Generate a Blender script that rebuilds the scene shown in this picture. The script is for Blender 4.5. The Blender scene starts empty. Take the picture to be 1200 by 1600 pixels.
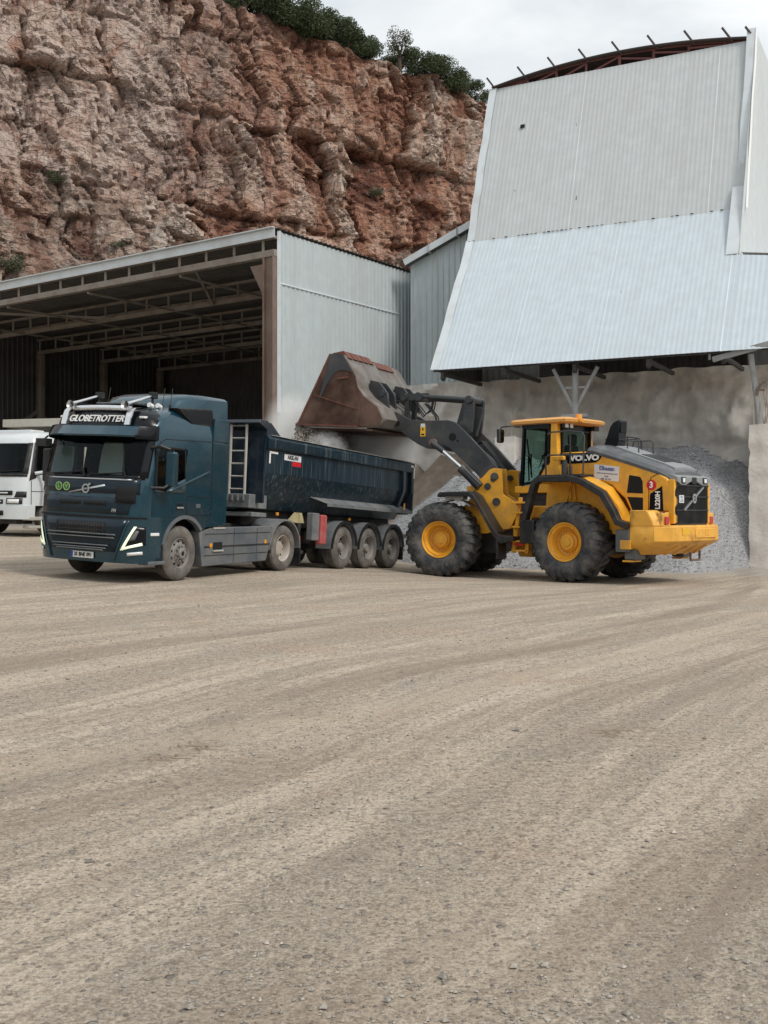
import bpy, bmesh, math, random
import numpy as np
from mathutils import Vector, Matrix, noise
R = math.radians
scene = bpy.context.scene
col = scene.collection
random.seed(7)

# ------------------------------------------------------------------ camera, sky, sun, exposure
cam_d = bpy.data.cameras.new('camera')
cam_d.sensor_fit = 'HORIZONTAL'; cam_d.sensor_width = 36.0; cam_d.lens = 51.0
cam_d.clip_start = 0.1; cam_d.clip_end = 3000
cam = bpy.data.objects.new('camera', cam_d); col.objects.link(cam)
cam.location = (0, 0, 1.6); cam.rotation_euler = (R(90), 0, 0)
scene.camera = cam

SUN_EL, SUN_AZ = 46.0, 132.0          # azimuth clockwise from +Y (the view direction)
world = bpy.data.worlds.new('World'); scene.world = world; world.use_nodes = True
wn, wl = world.node_tree.nodes, world.node_tree.links
bg = wn['Background']; bg.inputs['Strength'].default_value = 0.125
sky = wn.new('ShaderNodeTexSky'); sky.sky_type = 'NISHITA'; sky.sun_disc = False
sky.sun_elevation = R(SUN_EL); sky.sun_rotation = R(SUN_AZ); sky.dust_density = 3.0; sky.air_density = 1.2
tc = wn.new('ShaderNodeTexCoord')
mp = wn.new('ShaderNodeMapping'); mp.inputs['Scale'].default_value = (1.0, 1.0, 2.6)
n1 = wn.new('ShaderNodeTexNoise'); n1.inputs['Scale'].default_value = 3.2; n1.inputs['Detail'].default_value = 6; n1.inputs['Roughness'].default_value = 0.55
n1.inputs['Distortion'].default_value = 0.3
cr = wn.new('ShaderNodeValToRGB')
cr.color_ramp.elements[0].position = 0.30; cr.color_ramp.elements[0].color = (0.50, 0.555, 0.59, 1)
cr.color_ramp.elements[1].position = 0.66; cr.color_ramp.elements[1].color = (0.93, 0.94, 0.935, 1)
gain = wn.new('ShaderNodeVectorMath'); gain.operation = 'SCALE'; gain.inputs['Scale'].default_value = 6.3
mx = wn.new('ShaderNodeMix'); mx.data_type = 'RGBA'; mx.inputs['Factor'].default_value = 0.93
wl.new(tc.outputs['Generated'], mp.inputs['Vector']); wl.new(mp.outputs['Vector'], n1.inputs['Vector'])
wl.new(n1.outputs['Fac'], cr.inputs['Fac']); wl.new(cr.outputs['Color'], gain.inputs[0])
wl.new(sky.outputs['Color'], mx.inputs['A']); wl.new(gain.outputs['Vector'], mx.inputs['B'])
wl.new(mx.outputs['Result'], bg.inputs['Color'])

sun_d = bpy.data.lights.new('sun', 'SUN'); sun_d.energy = 1.4; sun_d.angle = R(14); sun_d.color = (1.0, 0.96, 0.9)
sun = bpy.data.objects.new('sun', sun_d); col.objects.link(sun)
sd = Vector((math.sin(R(SUN_AZ)) * math.cos(R(SUN_EL)), math.cos(R(SUN_AZ)) * math.cos(R(SUN_EL)), math.sin(R(SUN_EL))))
sun.rotation_euler = (-sd).to_track_quat('-Z', 'Y').to_euler(); sun.location = (30, -30, 60)

vs = scene.view_settings
vs.view_transform = 'Standard'; vs.look = 'None'; vs.exposure = 0.60; vs.gamma = 1.0; vs.use_curve_mapping = False
scene.cycles.max_bounces = 8; scene.cycles.transparent_max_bounces = 12
scene.cycles.volume_bounces = 8; scene.cycles.use_denoising = True

# ------------------------------------------------------------------ helpers
class MB:
    """collects shapes into one mesh"""
    def __init__(s, M=None):
        s.bm = bmesh.new(); s.M = M or Matrix()
    def v(s, p): return s.bm.verts.new(s.M @ Vector(p))
    def f(s, vs, mi=0):
        try:
            fc = s.bm.faces.new(vs); fc.material_index = mi; return fc
        except ValueError:
            return None
    def box(s, x0, y0, z0, x1, y1, z1, mi=0):
        a = [s.v(p) for p in ((x0,y0,z0),(x1,y0,z0),(x1,y1,z0),(x0,y1,z0),(x0,y0,z1),(x1,y0,z1),(x1,y1,z1),(x0,y1,z1))]
        for q in ((0,3,2,1),(4,5,6,7),(0,1,5,4),(1,2,6,5),(2,3,7,6),(3,0,4,7)): s.f([a[i] for i in q], mi)
        return s
    def obox(s, p0, p1, w, h, mi=0, up=(0,0,1)):
        """bar from p0 to p1, w wide and h deep"""
        p0, p1 = Vector(p0), Vector(p1); d = (p1-p0).normalized(); u = Vector(up)
        if abs(d.dot(u)) > 0.98: u = Vector((1,0,0))
        a = d.cross(u).normalized()*w*0.5; b = a.cross(d).normalized()*h*0.5
        r0 = [s.v(p0+i*a+j*b) for i,j in ((-1,-1),(1,-1),(1,1),(-1,1))]
        r1 = [s.v(p1+i*a+j*b) for i,j in ((-1,-1),(1,-1),(1,1),(-1,1))]
        for i in range(4): s.f([r0[i], r0[(i+1)%4], r1[(i+1)%4], r1[i]], mi)
        s.f(r0[::-1], mi); s.f(r1, mi); return s
    def prism(s, pts, axis, lo, hi, mi=0):
        def mk(p, t):
            if axis == 'y': return (p[0], t, p[1])
            if axis == 'x': return (t, p[0], p[1])
            return (p[0], p[1], t)
        a = [s.v(mk(p, lo)) for p in pts]; b = [s.v(mk(p, hi)) for p in pts]
        n = len(pts)
        for i in range(n): s.f([a[i], a[(i+1)%n], b[(i+1)%n], b[i]], mi)
        s.f(a[::-1], mi); s.f(b, mi); return s
    def loft(s, rings, closed=True, cap0=True, cap1=True, mi=0):
        rr = [[s.v(p) for p in r] for r in rings]
        for a, b in zip(rr, rr[1:]):
            n = len(a)
            for i in range(n if closed else n-1): s.f([a[i], a[(i+1)%n], b[(i+1)%n], b[i]], mi)
        if cap0: s.f(rr[0][::-1], mi)
        if cap1: s.f(rr[-1], mi)
        return s
    def grid(s, rows, mi=0):
        return s.loft(rows, closed=False, cap0=False, cap1=False, mi=mi)
    def cyl(s, p0, p1, r0, r1=None, n=16, mi=0):
        r1 = r0 if r1 is None else r1
        p0, p1 = Vector(p0), Vector(p1); d = (p1-p0).normalized()
        u = Vector((0,0,1)) if abs(d.z) < 0.9 else Vector((1,0,0))
        a = d.cross(u).normalized(); b = d.cross(a)
        ring = lambda c, r: [c + (a*math.cos(2*math.pi*i/n) + b*math.sin(2*math.pi*i/n))*r for i in range(n)]
        return s.loft([ring(p0, r0), ring(p1, r1)], mi=mi)
    def tube(s, pts, r, n=8, mi=0):
        pts = [Vector(p) for p in pts]; rings = []; a0 = None
        for i, p in enumerate(pts):
            d = (pts[min(i+1, len(pts)-1)] - pts[max(i-1, 0)]).normalized()
            if a0 is None:
                u = Vector((0,0,1)) if abs(d.z) < 0.9 else Vector((1,0,0)); a = d.cross(u).normalized()
            else:
                a = (a0 - d*a0.dot(d)).normalized()
            a0 = a; b = d.cross(a)
            rings.append([p + (a*math.cos(2*math.pi*k/n) + b*math.sin(2*math.pi*k/n))*r for k in range(n)])
        return s.loft(rings, mi=mi)
    def lathe(s, prof, o=(0,0,0), n=48, mi=0, closed=False):
        """prof = [(radius, y)] turned about the y axis through o"""
        rings = []
        for r, y in prof:
            rings.append([(o[0]+r*math.cos(2*math.pi*k/n), o[1]+y, o[2]+r*math.sin(2*math.pi*k/n)) for k in range(n)])
        return s.loft(rings, cap0=not closed, cap1=not closed, mi=mi)
    def build(s, name, mats, parent=None, bevel=0.0, seg=2, ang=35, solid=0.0, recalc=True):
        if recalc: bmesh.ops.recalc_face_normals(s.bm, faces=s.bm.faces[:])
        me = bpy.data.meshes.new(name); s.bm.to_mesh(me); s.bm.free()
        for m in (mats if isinstance(mats, (list, tuple)) else [mats]): me.materials.append(m)
        me.polygons.foreach_set('use_smooth', [True]*len(me.polygons))
        me.set_sharp_from_angle(angle=R(ang))
        o = bpy.data.objects.new(name, me); col.objects.link(o)
        if parent: o.parent = parent
        if solid:
            sm = o.modifiers.new('thick', 'SOLIDIFY'); sm.thickness = solid; sm.offset = 0
        if bevel:
            b = o.modifiers.new('edge', 'BEVEL'); b.width = bevel; b.segments = seg
            b.limit_method = 'ANGLE'; b.angle_limit = R(40); b.harden_normals = True
        return o

def tag(o, label=None, cat=None, group=None, kind=None):
    if label: o['label'] = label
    if cat: o['category'] = cat
    if group: o['group'] = group
    if kind: o['kind'] = kind
    return o

def empty(name, loc=(0,0,0), rot=(0,0,0), parent=None):
    o = bpy.data.objects.new(name, None); col.objects.link(o)
    o.location = loc; o.rotation_euler = rot; o.empty_display_size = 0.3
    if parent: o.parent = parent
    return o

def copy_tree(o, parent=None):
    c = o.copy(); col.objects.link(c)
    if parent: c.parent = parent
    for ch in o.children: copy_tree(ch, c)
    return c

def text(name, body, size, o, right, up, mat, parent, extrude=0.004, shear=0.0, bold=0.0, align='CENTER', xscale=1.0):
    cu = bpy.data.curves.new(name, 'FONT'); cu.body = body; cu.size = size; cu.extrude = extrude/2
    cu.shear = shear; cu.offset = bold; cu.align_x = align; cu.align_y = 'CENTER'; cu.resolution_u = 3
    t = bpy.data.objects.new(name, cu); col.objects.link(t)
    me = bpy.data.meshes.new_from_object(t); bpy.data.objects.remove(t)
    right, up = Vector(right).normalized(), Vector(up).normalized(); nrm = right.cross(up)
    M = Matrix((( right.x*xscale, up.x, nrm.x, o[0]), (right.y*xscale, up.y, nrm.y, o[1]), (right.z*xscale, up.z, nrm.z, o[2]), (0,0,0,1)))
    me.transform(M); me.name = name; me.materials.append(mat)
    ob = bpy.data.objects.new(name, me); col.objects.link(ob)
    if parent: ob.parent = parent
    return ob

# ------------------------------------------------------------------ materials
def mat(name, c, rough=0.5, metal=0.0, coat=0.0, dirt=None, damt=0.5, dscale=1.5, dlo=0.45, dhi=0.7, stretch=(1,1,1),
        bump=0.0, bscale=40.0, var=0.0, spec=0.5):
    m = bpy.data.materials.new(name); m.use_nodes = True
    N, L = m.node_tree.nodes, m.node_tree.links
    b = N['Principled BSDF']
    b.inputs['Base Color'].default_value = (*c, 1); b.inputs['Roughness'].default_value = rough
    b.inputs['Metallic'].default_value = metal; b.inputs['Coat Weight'].default_value = coat
    b.inputs['Coat Roughness'].default_value = 0.08; b.inputs['Specular IOR Level'].default_value = spec
    t = N.new('ShaderNodeTexCoord'); mpp = N.new('ShaderNodeMapping'); mpp.inputs['Scale'].default_value = stretch
    L.new(t.outputs['Object'], mpp.inputs['Vector'])
    last = None
    if var or dirt:
        rgb = N.new('ShaderNodeRGB'); rgb.outputs[0].default_value = (*c, 1); last = rgb.outputs[0]
    if var:
        nz = N.new('ShaderNodeTexNoise'); nz.inputs['Scale'].default_value = 3.0; nz.inputs['Detail'].default_value = 4
        L.new(t.outputs['Object'], nz.inputs['Vector'])
        mr = N.new('ShaderNodeMapRange'); mr.inputs[1].default_value = 0.3; mr.inputs[2].default_value = 0.7
        mr.inputs[3].default_value = 1-var; mr.inputs[4].default_value = 1+var
        L.new(nz.outputs['Fac'], mr.inputs[0])
        vm = N.new('ShaderNodeVectorMath'); vm.operation = 'SCALE'
        L.new(last, vm.inputs[0]); L.new(mr.outputs[0], vm.inputs['Scale']); last = vm.outputs[0]
    if dirt:
        nz = N.new('ShaderNodeTexNoise'); nz.inputs['Scale'].default_value = dscale; nz.inputs['Detail'].default_value = 8
        nz.inputs['Roughness'].default_value = 0.62
        L.new(mpp.outputs['Vector'], nz.inputs['Vector'])
        mr = N.new('ShaderNodeMapRange'); mr.inputs[1].default_value = dlo; mr.inputs[2].default_value = dhi
        mr.inputs[3].default_value = 0.0; mr.inputs[4].default_value = damt
        L.new(nz.outputs['Fac'], mr.inputs[0])
        mixn = N.new('ShaderNodeMix'); mixn.data_type = 'RGBA'
        L.new(mr.outputs[0], mixn.inputs['Factor']); L.new(last, mixn.inputs['A']); mixn.inputs['B'].default_value = (*dirt, 1)
        last = mixn.outputs['Result']
        rr = N.new('ShaderNodeMapRange'); rr.inputs[3].default_value = rough; rr.inputs[4].default_value = min(1, rough+0.45)
        L.new(mr.outputs[0], rr.inputs[0]); L.new(rr.outputs[0], b.inputs['Roughness'])
    if last: L.new(last, b.inputs['Base Color'])
    if bump:
        nb = N.new('ShaderNodeTexNoise'); nb.inputs['Scale'].default_value = bscale; nb.inputs['Detail'].default_value = 5
        L.new(t.outputs['Object'], nb.inputs['Vector'])
        bp = N.new('ShaderNodeBump'); bp.inputs['Strength'].default_value = bump; bp.inputs['Distance'].default_value = 0.02
        L.new(nb.outputs['Fac'], bp.inputs['Height']); L.new(bp.outputs['Normal'], b.inputs['Normal'])
    return m

def glass(name, tint, refl=0.12, tr=1.0):
    m = bpy.data.materials.new(name); m.use_nodes = True
    N, L = m.node_tree.nodes, m.node_tree.links
    for n in list(N): N.remove(n)
    out = N.new('ShaderNodeOutputMaterial'); tp = N.new('ShaderNodeBsdfTransparent'); gl = N.new('ShaderNodeBsdfGlossy')
    tp.inputs['Color'].default_value = (*tint, 1); gl.inputs['Roughness'].default_value = 0.03; gl.inputs['Color'].default_value = (0.62,0.68,0.70,1)
    fr = N.new('ShaderNodeFresnel'); fr.inputs['IOR'].default_value = 1.38
    ad = N.new('ShaderNodeMath'); ad.operation = 'ADD'; ad.inputs[1].default_value = refl - 0.04; ad.use_clamp = True
    ms = N.new('ShaderNodeMixShader')
    L.new(fr.outputs[0], ad.inputs[0]); L.new(ad.outputs[0], ms.inputs[0]); L.new(tp.outputs[0], ms.inputs[1]); L.new(gl.outputs[0], ms.inputs[2])
    L.new(ms.outputs[0], out.inputs['Surface'])
    return m

def emit_mat(name, c, s):
    m = mat(name, c, 0.3); b = m.node_tree.nodes['Principled BSDF']
    b.inputs['Emission Color'].default_value = (*c, 1); b.inputs['Emission Strength'].default_value = s
    return m

DUST = (0.36, 0.31, 0.25)
M_teal = mat('teal_paint', (0.006, 0.046, 0.072), 0.26, 0.35, 0.7, dirt=(0.12,0.13,0.125), damt=0.07, dscale=4)
M_teal_dark = mat('dark_teal_paint', (0.003, 0.014, 0.024), 0.30, 0.1, 0.2, dirt=(0.10,0.11,0.11), damt=0.05, dscale=4, spec=0.3)
M_black = mat('black_plastic', (0.009, 0.010, 0.012), 0.5, dirt=DUST, damt=0.10, dscale=3)
M_blackgloss = mat('gloss_black_panel', (0.004, 0.005, 0.008), 0.22, coat=0.0, spec=0.3)
M_gap = mat('panel_gap', (0.004, 0.005, 0.006), 0.9)
M_rubber = mat('tyre_rubber_dusty', (0.035, 0.034, 0.033), 0.85, dirt=(0.27,0.245,0.215), damt=0.75, dscale=2.5, dlo=0.3, dhi=0.7, bump=0.3, bscale=60)
M_rimgrey = mat('grey_rim_dusty', (0.22, 0.21, 0.20), 0.6, 0.2, dirt=(0.30,0.26,0.22), damt=0.8, dscale=3)
M_rimpale = mat('pale_rim_dusty', (0.42, 0.38, 0.34), 0.6, 0.1, dirt=(0.34,0.29,0.24), damt=0.7, dscale=3)
M_skirt = mat('grey_skirt_plastic', (0.085, 0.10, 0.115), 0.5, dirt=(0.24,0.225,0.2), damt=0.5, dscale=2, dlo=0.35)
M_chassis = mat('chassis_steel', (0.018, 0.018, 0.019), 0.7, dirt=(0.14,0.125,0.105), damt=0.5, dscale=4)
M_chrome = mat('brushed_steel', (0.75, 0.76, 0.77), 0.2, 0.9, dirt=(0.5,0.48,0.45), damt=0.3, dscale=4)
M_curtain = mat('pale_cab_curtain', (0.55, 0.62, 0.62), 0.8)
M_alu = mat('pale_aluminium', (0.50, 0.49, 0.46), 0.55, 0.3, dirt=(0.34,0.29,0.22), damt=0.6, dscale=5)
M_white = mat('white_marking', (0.8, 0.8, 0.78), 0.5)
M_green = mat('green_badge', (0.28, 0.46, 0.17), 0.5)
M_greendark = mat('dark_green_badge', (0.02, 0.10, 0.02), 0.5)
M_drl = emit_mat('running_light_strip', (0.85, 0.95, 0.68), 0.35)
M_lampw = mat('clear_lamp_lens', (0.75, 0.77, 0.76), 0.12, coat=0.8)
M_amber = mat('amber_lens', (0.75, 0.30, 0.03), 0.25, coat=0.5)
M_red = mat('red_lens', (0.42, 0.02, 0.015), 0.3, coat=0.4)
M_redbox = mat('faded_red_plastic', (0.40, 0.07, 0.07), 0.55, dirt=(0.36,0.2,0.18), damt=0.6, dscale=6)
M_navy = mat('navy_body_paint', (0.005, 0.021, 0.034), 0.42, 0.1, 0.2, dirt=(0.36,0.38,0.38), damt=0.48, dscale=1.0, stretch=(17,17,0.5), dlo=0.53, dhi=0.78, spec=0.3)
M_navyplain = mat('navy_front_paint', (0.006, 0.016, 0.03), 0.4, 0.1, 0.4, dirt=(0.12,0.13,0.13), damt=0.3, dscale=2)
M_dustyplate = mat('dusty_grey_plate', (0.10, 0.115, 0.125), 0.75, dirt=(0.25,0.245,0.235), damt=0.8, dscale=3, dlo=0.35)
M_yellow = mat('yellow_machine_paint', (0.80, 0.385, 0.026), 0.36, 0.0, 0.25, dirt=(0.32,0.19,0.07), damt=0.6, dscale=2.6, dlo=0.47, dhi=0.75, var=0.12, bump=0.05, bscale=30)
M_yellowdirty = mat('scuffed_yellow_paint', (0.76, 0.385, 0.05), 0.5, 0.0, 0.1, dirt=(0.13,0.07,0.03), damt=0.75, dscale=2.2, dlo=0.56, dhi=0.68, var=0.15)
M_orangelip = mat('pale_orange_roof', (0.72, 0.36, 0.10), 0.45)
M_dgrey = mat('dark_grey_machine_paint', (0.034, 0.037, 0.041), 0.42, 0.1, 0.1, dirt=(0.17,0.155,0.135), damt=0.35, dscale=1.6, dlo=0.48)
M_hood = mat('grey_hood_cover', (0.085, 0.092, 0.10), 0.45, 0, 0.2, dirt=(0.28,0.27,0.25), damt=0.4, dscale=2)
M_hoodpale = mat('dusty_hood_top', (0.24, 0.255, 0.265), 0.55, dirt=(0.30,0.29,0.27), damt=0.5, dscale=3)
M_brown = mat('worn_brown_steel', (0.13, 0.075, 0.055), 0.55, 0.3, dirt=(0.05,0.022,0.014), damt=0.85, dscale=0.9, dlo=0.42, dhi=0.62, var=0.2, bump=0.15, bscale=25)
M_bucketgrey = mat('worn_bucket_back', (0.20, 0.185, 0.17), 0.55, 0.2, dirt=(0.105,0.075,0.06), damt=0.7, dscale=1.8, dlo=0.4, dhi=0.65, bump=0.1)
M_rust = mat('rust_brown_steel', (0.16, 0.06, 0.04), 0.75, dirt=(0.07,0.03,0.02), damt=0.8, dscale=5)
M_lorotyre = mat('loader_tyre_rubber', (0.026, 0.030, 0.038), 0.7, dirt=(0.17,0.16,0.145), damt=0.8, dscale=3.2, dlo=0.40, dhi=0.66, bump=0.4, bscale=30)
M_seat = mat('dark_seat_cloth', (0.02, 0.022, 0.026), 0.9)
M_cabin = mat('grey_cab_trim', (0.03, 0.032, 0.035), 0.8)
M_glass_green = glass('green_tinted_glass', (0.52, 0.68, 0.62), 0.03)
M_glass_dark = glass('dark_windscreen_glass', (0.78, 0.86, 0.84), 0.03)
M_glass_white = glass('lorry_glass', (0.22, 0.27, 0.30), 0.03)
M_mirror = mat('mirror_glass', (0.6, 0.63, 0.65), 0.03, 1.0)
M_plate = mat('plate_white', (0.72, 0.72, 0.70), 0.5, dirt=(0.4,0.37,0.32), damt=0.4, dscale=9)
M_eublue = mat('plate_blue', (0.01, 0.05, 0.25), 0.5)
M_silver = mat('silver_trim', (0.42, 0.44, 0.46), 0.35, 0.6)
M_redsticker = mat('red_sticker', (0.55, 0.01, 0.02), 0.4)
M_bluetext = mat('blue_sign_text', (0.03, 0.06, 0.25), 0.5)
M_greytext = mat('grey_sign_text', (0.14, 0.14, 0.18), 0.5)
M_signwhite = mat('white_sign', (0.66, 0.67, 0.70), 0.5, dirt=(0.55,0.53,0.5), damt=0.4, dscale=6)
M_yelsticker = mat('yellow_warning_sticker', (0.75, 0.42, 0.02), 0.5)
# ------------------------------------------------------------------ ground
CTRL = np.array([(0,0,0),(-5,3,0),(5,3,0),(0,10,.02),(-8,10,.12),(8,10,0),(0,17,.08),(-6,16,.22),(7,17,0),(-12,17,.45),
 (-3.85,20.5,.305),(-5.69,21.4,.41),(-2.2,23.9,.31),(-4.0,24.8,.37),(-1.0,26.3,.234),(-.41,27.5,.17),(.2,28.8,.11),(-2.9,27.2,.30),(-1.8,29.8,.2),
 (4.08,24.76,0),(5.88,26.76,0),(1.317,26.65,0.0),(2.5,29.08,.03),(-10,30,.95),(-12.6,28,.93),(-9,33,.95),(-10,45,1.0),(-25,45,1.1),
 (0,38,.3),(8,34,.02),(15,30,0),(20,40,0),(0,60,1.0),(-40,30,1.2),(40,20,0),(-30,5,.4),(-300,0,1),(300,0,0),(0,300,1),(0,-300,0),(300,300,0),(-300,300,1)], float)
_d = np.sqrt(((CTRL[:, None, :2]-CTRL[None, :, :2])**2).sum(-1))
_A = np.block([[_d, np.ones((len(CTRL), 1))], [np.ones((1, len(CTRL))), np.zeros((1, 1))]])
_W = np.linalg.solve(_A, np.append(CTRL[:, 2], 0))
def gz(x, y):
    d = np.sqrt((CTRL[:, 0]-x)**2+(CTRL[:, 1]-y)**2)
    return float(d @ _W[:-1] + _W[-1])

def M_ground_make():
    m = bpy.data.materials.new('gravel_yard'); m.use_nodes = True
    N, L = m.node_tree.nodes, m.node_tree.links
    b = N['Principled BSDF']; b.inputs['Roughness'].default_value = 0.92; b.inputs['Specular IOR Level'].default_value = 0.2
    geo = N.new('ShaderNodeNewGeometry')
    def noise_(vec, scale, detail=4, rough=0.55, dist=0.0):
        n = N.new('ShaderNodeTexNoise'); n.inputs['Scale'].default_value = scale; n.inputs['Detail'].default_value = detail
        n.inputs['Roughness'].default_value = rough; n.inputs['Distortion'].default_value = dist
        L.new(vec, n.inputs['Vector']); return n.outputs['Fac']
    def mapr(v, a, bb, c, d, smooth=True):
        n = N.new('ShaderNodeMapRange'); n.interpolation_type = 'SMOOTHSTEP' if smooth else 'LINEAR'
        for i, x in zip((1, 2, 3, 4), (a, bb, c, d)): n.inputs[i].default_value = x
        L.new(v, n.inputs[0]); return n.outputs[0]
    def math_(op, a, bb=0):
        n = N.new('ShaderNodeMath'); n.operation = op
        for i, x in enumerate((a, bb)):
            if isinstance(x, (int, float)): n.inputs[i].default_value = x
            else: L.new(x, n.inputs[i])
        return n.outputs[0]
    def mix_(fac, a, bb):
        n = N.new('ShaderNodeMix'); n.data_type = 'RGBA'
        if isinstance(fac, (int, float)): n.inputs['Factor'].default_value = fac
        else: L.new(fac, n.inputs['Factor'])
        for k, x in (('A', a), ('B', bb)):
            if isinstance(x, tuple): n.inputs[k].default_value = (*x, 1)
            else: L.new(x, n.inputs[k])
        return n.outputs['Result']
    pos = geo.outputs['Position']
    # slow bend so that the wheel tracks curve
    wob = N.new('ShaderNodeTexNoise'); wob.inputs['Scale'].default_value = 0.09; wob.inputs['Detail'].default_value = 1
    L.new(pos, wob.inputs['Vector'])
    wsub = N.new('ShaderNodeVectorMath'); wsub.operation = 'SUBTRACT'; wsub.inputs[1].default_value = (.5, .5, .5); L.new(wob.outputs['Color'], wsub.inputs[0])
    wsc = N.new('ShaderNodeVectorMath'); wsc.operation = 'SCALE'; wsc.inputs['Scale'].default_value = 3.0; L.new(wsub.outputs[0], wsc.inputs[0])
    wad = N.new('ShaderNodeVectorMath'); wad.operation = 'ADD'; L.new(pos, wad.inputs[0]); L.new(wsc.outputs[0], wad.inputs[1])
    def track(ang, sx, sy):
        r = N.new('ShaderNodeMapping'); r.vector_type = 'POINT'; r.inputs['Rotation'].default_value = (0, 0, R(ang)); L.new(wad.outputs[0], r.inputs['Vector'])
        s = N.new('ShaderNodeMapping'); s.inputs['Scale'].default_value = (sx, sy, 0.0); L.new(r.outputs[0], s.inputs['Vector']); return s.outputs[0]
    t1 = noise_(track(37, 2.0, 0.07), 1.0, 8, 0.72)
    t2 = noise_(track(34, 7.5, 0.22), 1.0, 5, 0.68)
    t3 = noise_(track(70, 1.6, 0.05), 1.0, 7, 0.72)
    big = noise_(pos, 0.22, 5, 0.6)
    c = mix_(mapr(t1, .38, .62, 0, 1), (0.395, 0.312, 0.238), (0.670, 0.558, 0.440))
    sy = N.new('ShaderNodeSeparateXYZ'); L.new(pos, sy.inputs[0])
    c = mix_(math_('MULTIPLY', mapr(t3, .47, .62, 0, 1), mapr(sy.outputs[1], 10.0, 18.0, 0.05, 0.60)), c, (0.330, 0.265, 0.203))
    t4 = noise_(track(31, 0.85, 0.05), 1.0, 8, 0.7)
    c = mix_(math_('MULTIPLY', mapr(t4, .50, .58, 0, 1), 0.65), c, (0.305, 0.250, 0.198))
    c = mix_(math_('MULTIPLY', mapr(t2, .52, .66, 0, 1), 0.6), c, (0.285, 0.232, 0.182))
    c = mix_(math_('MULTIPLY', mapr(big, .45, .7, 0, 1), 0.5), c, (0.51, 0.40, 0.285))
    rs = noise_(pos, 0.55, 5, 0.65)
    c = mix_(math_('MULTIPLY', mapr(rs, .50, .66, 0, 1), 0.55), c, (0.45, 0.295, 0.205))
    gy = noise_(pos, 0.8, 5, 0.7, 0.6)
    c = mix_(math_('MULTIPLY', mapr(gy, .52, .68, 0, 1), 0.5), c, (0.335, 0.30, 0.262))
    # pale gravel spilt at the foot of the heaps
    dv = N.new('ShaderNodeVectorMath'); dv.operation = 'DOT_PRODUCT'; dv.inputs[1].default_value = (0.463, 0.886, 0); L.new(pos, dv.inputs[0])
    edge = math_('ADD', dv.outputs['Value'], math_('MULTIPLY', math_('SUBTRACT', rs, 0.5), 4.0))
    c = mix_(math_('MULTIPLY', mapr(edge, 28.4, 29.6, 0, 1), 0.8), c, (0.40, 0.40, 0.395))
    # grain: fine sand plus single stones
    g1 = noise_(pos, 55.0, 6, 0.75)
    c = mix_(mapr(g1, .38, .62, 0, 1), mix_(0.50, c, (0.13, 0.105, 0.080)), mix_(0.35, c, (0.68, 0.60, 0.49)))
    g2 = noise_(pos, 17.0, 5, 0.75)
    c = mix_(math_('MULTIPLY', mapr(g2, .50, .64, 0, 1), 0.55), c, (0.165, 0.138, 0.108))
    c = mix_(math_('MULTIPLY', mapr(g2, .47, .36, 0, 1), 0.30), c, (0.66, 0.585, 0.48))
    vo = N.new('ShaderNodeTexVoronoi'); vo.inputs['Scale'].default_value = 38.0; L.new(pos, vo.inputs['Vector'])
    sc = N.new('ShaderNodeSeparateColor'); L.new(vo.outputs['Color'], sc.inputs[0])
    st = math_('MULTIPLY', mapr(sc.outputs[0], .72, .76, 0, 1), mapr(vo.outputs['Distance'], .30, .42, 1, 0))
    stc = mix_(sc.outputs[1], (0.17, 0.15, 0.13), (0.44, 0.41, 0.37))
    c = mix_(math_('MULTIPLY', st, 0.85), c, stc)
    vo2 = N.new('ShaderNodeTexVoronoi'); vo2.inputs['Scale'].default_value = 11.0; L.new(pos, vo2.inputs['Vector'])
    sc2 = N.new('ShaderNodeSeparateColor'); L.new(vo2.outputs['Color'], sc2.inputs[0])
    st2 = math_('MULTIPLY', mapr(sc2.outputs[0], .86, .88, 0, 1), mapr(vo2.outputs['Distance'], .14, .24, 1, 0))
    c = mix_(math_('MULTIPLY', st2, 0.8), c, mix_(sc2.outputs[1], (0.15, 0.14, 0.125), (0.46, 0.43, 0.39)))
    L.new(c, b.inputs['Base Color'])
    # tread prints pressed into the wheel lanes
    rl = N.new('ShaderNodeMapping'); rl.inputs['Rotation'].default_value = (0, 0, R(36)); L.new(pos, rl.inputs['Vector'])
    sx = N.new('ShaderNodeSeparateXYZ'); L.new(rl.outputs[0], sx.inputs[0])
    bend = math_('MULTIPLY', math_('SUBTRACT', big, 0.5), 3.0)
    lx = math_('ADD', math_('MULTIPLY', math_('ADD', math_('ADD', sx.outputs[0], bend), 3.38), 1/2.05), 0.5)
    fr_ = math_('SUBTRACT', math_('FRACT', lx), 0.5); ab = math_('ABSOLUTE', fr_)
    wv = math_('SINE', math_('MULTIPLY', math_('ADD', sx.outputs[1], math_('MULTIPLY', math_('ABSOLUTE', math_('SINE', math_('MULTIPLY', fr_, 28.0))), 0.05)), 62.0))
    lane = mapr(ab, .125, .10, 0, 1)
    pr = math_('MULTIPLY', math_('MULTIPLY', lane, mapr(rs, .545, .60, 0, 1)), mapr(sy.outputs[1], 7.0, 9.5, 1, 0))
    c2 = mix_(math_('MULTIPLY', math_('MULTIPLY', pr, mapr(wv, -0.2, 0.8, 1.0, 0.15)), 0.55), c, (0.30, 0.20, 0.135))
    c2 = mix_(math_('MULTIPLY', lane, math_('MULTIPLY', mapr(t1, .40, .55, 0.5, 0), 1.0)), c2, (0.30, 0.25, 0.20))
    # one pair of long wheel tracks sweeping across the yard
    rk = N.new('ShaderNodeMapping'); rk.inputs['Rotation'].default_value = (0, 0, R(39)); L.new(pos, rk.inputs['Vector'])
    sk = N.new('ShaderNodeSeparateXYZ'); L.new(rk.outputs[0], sk.inputs[0])
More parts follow.
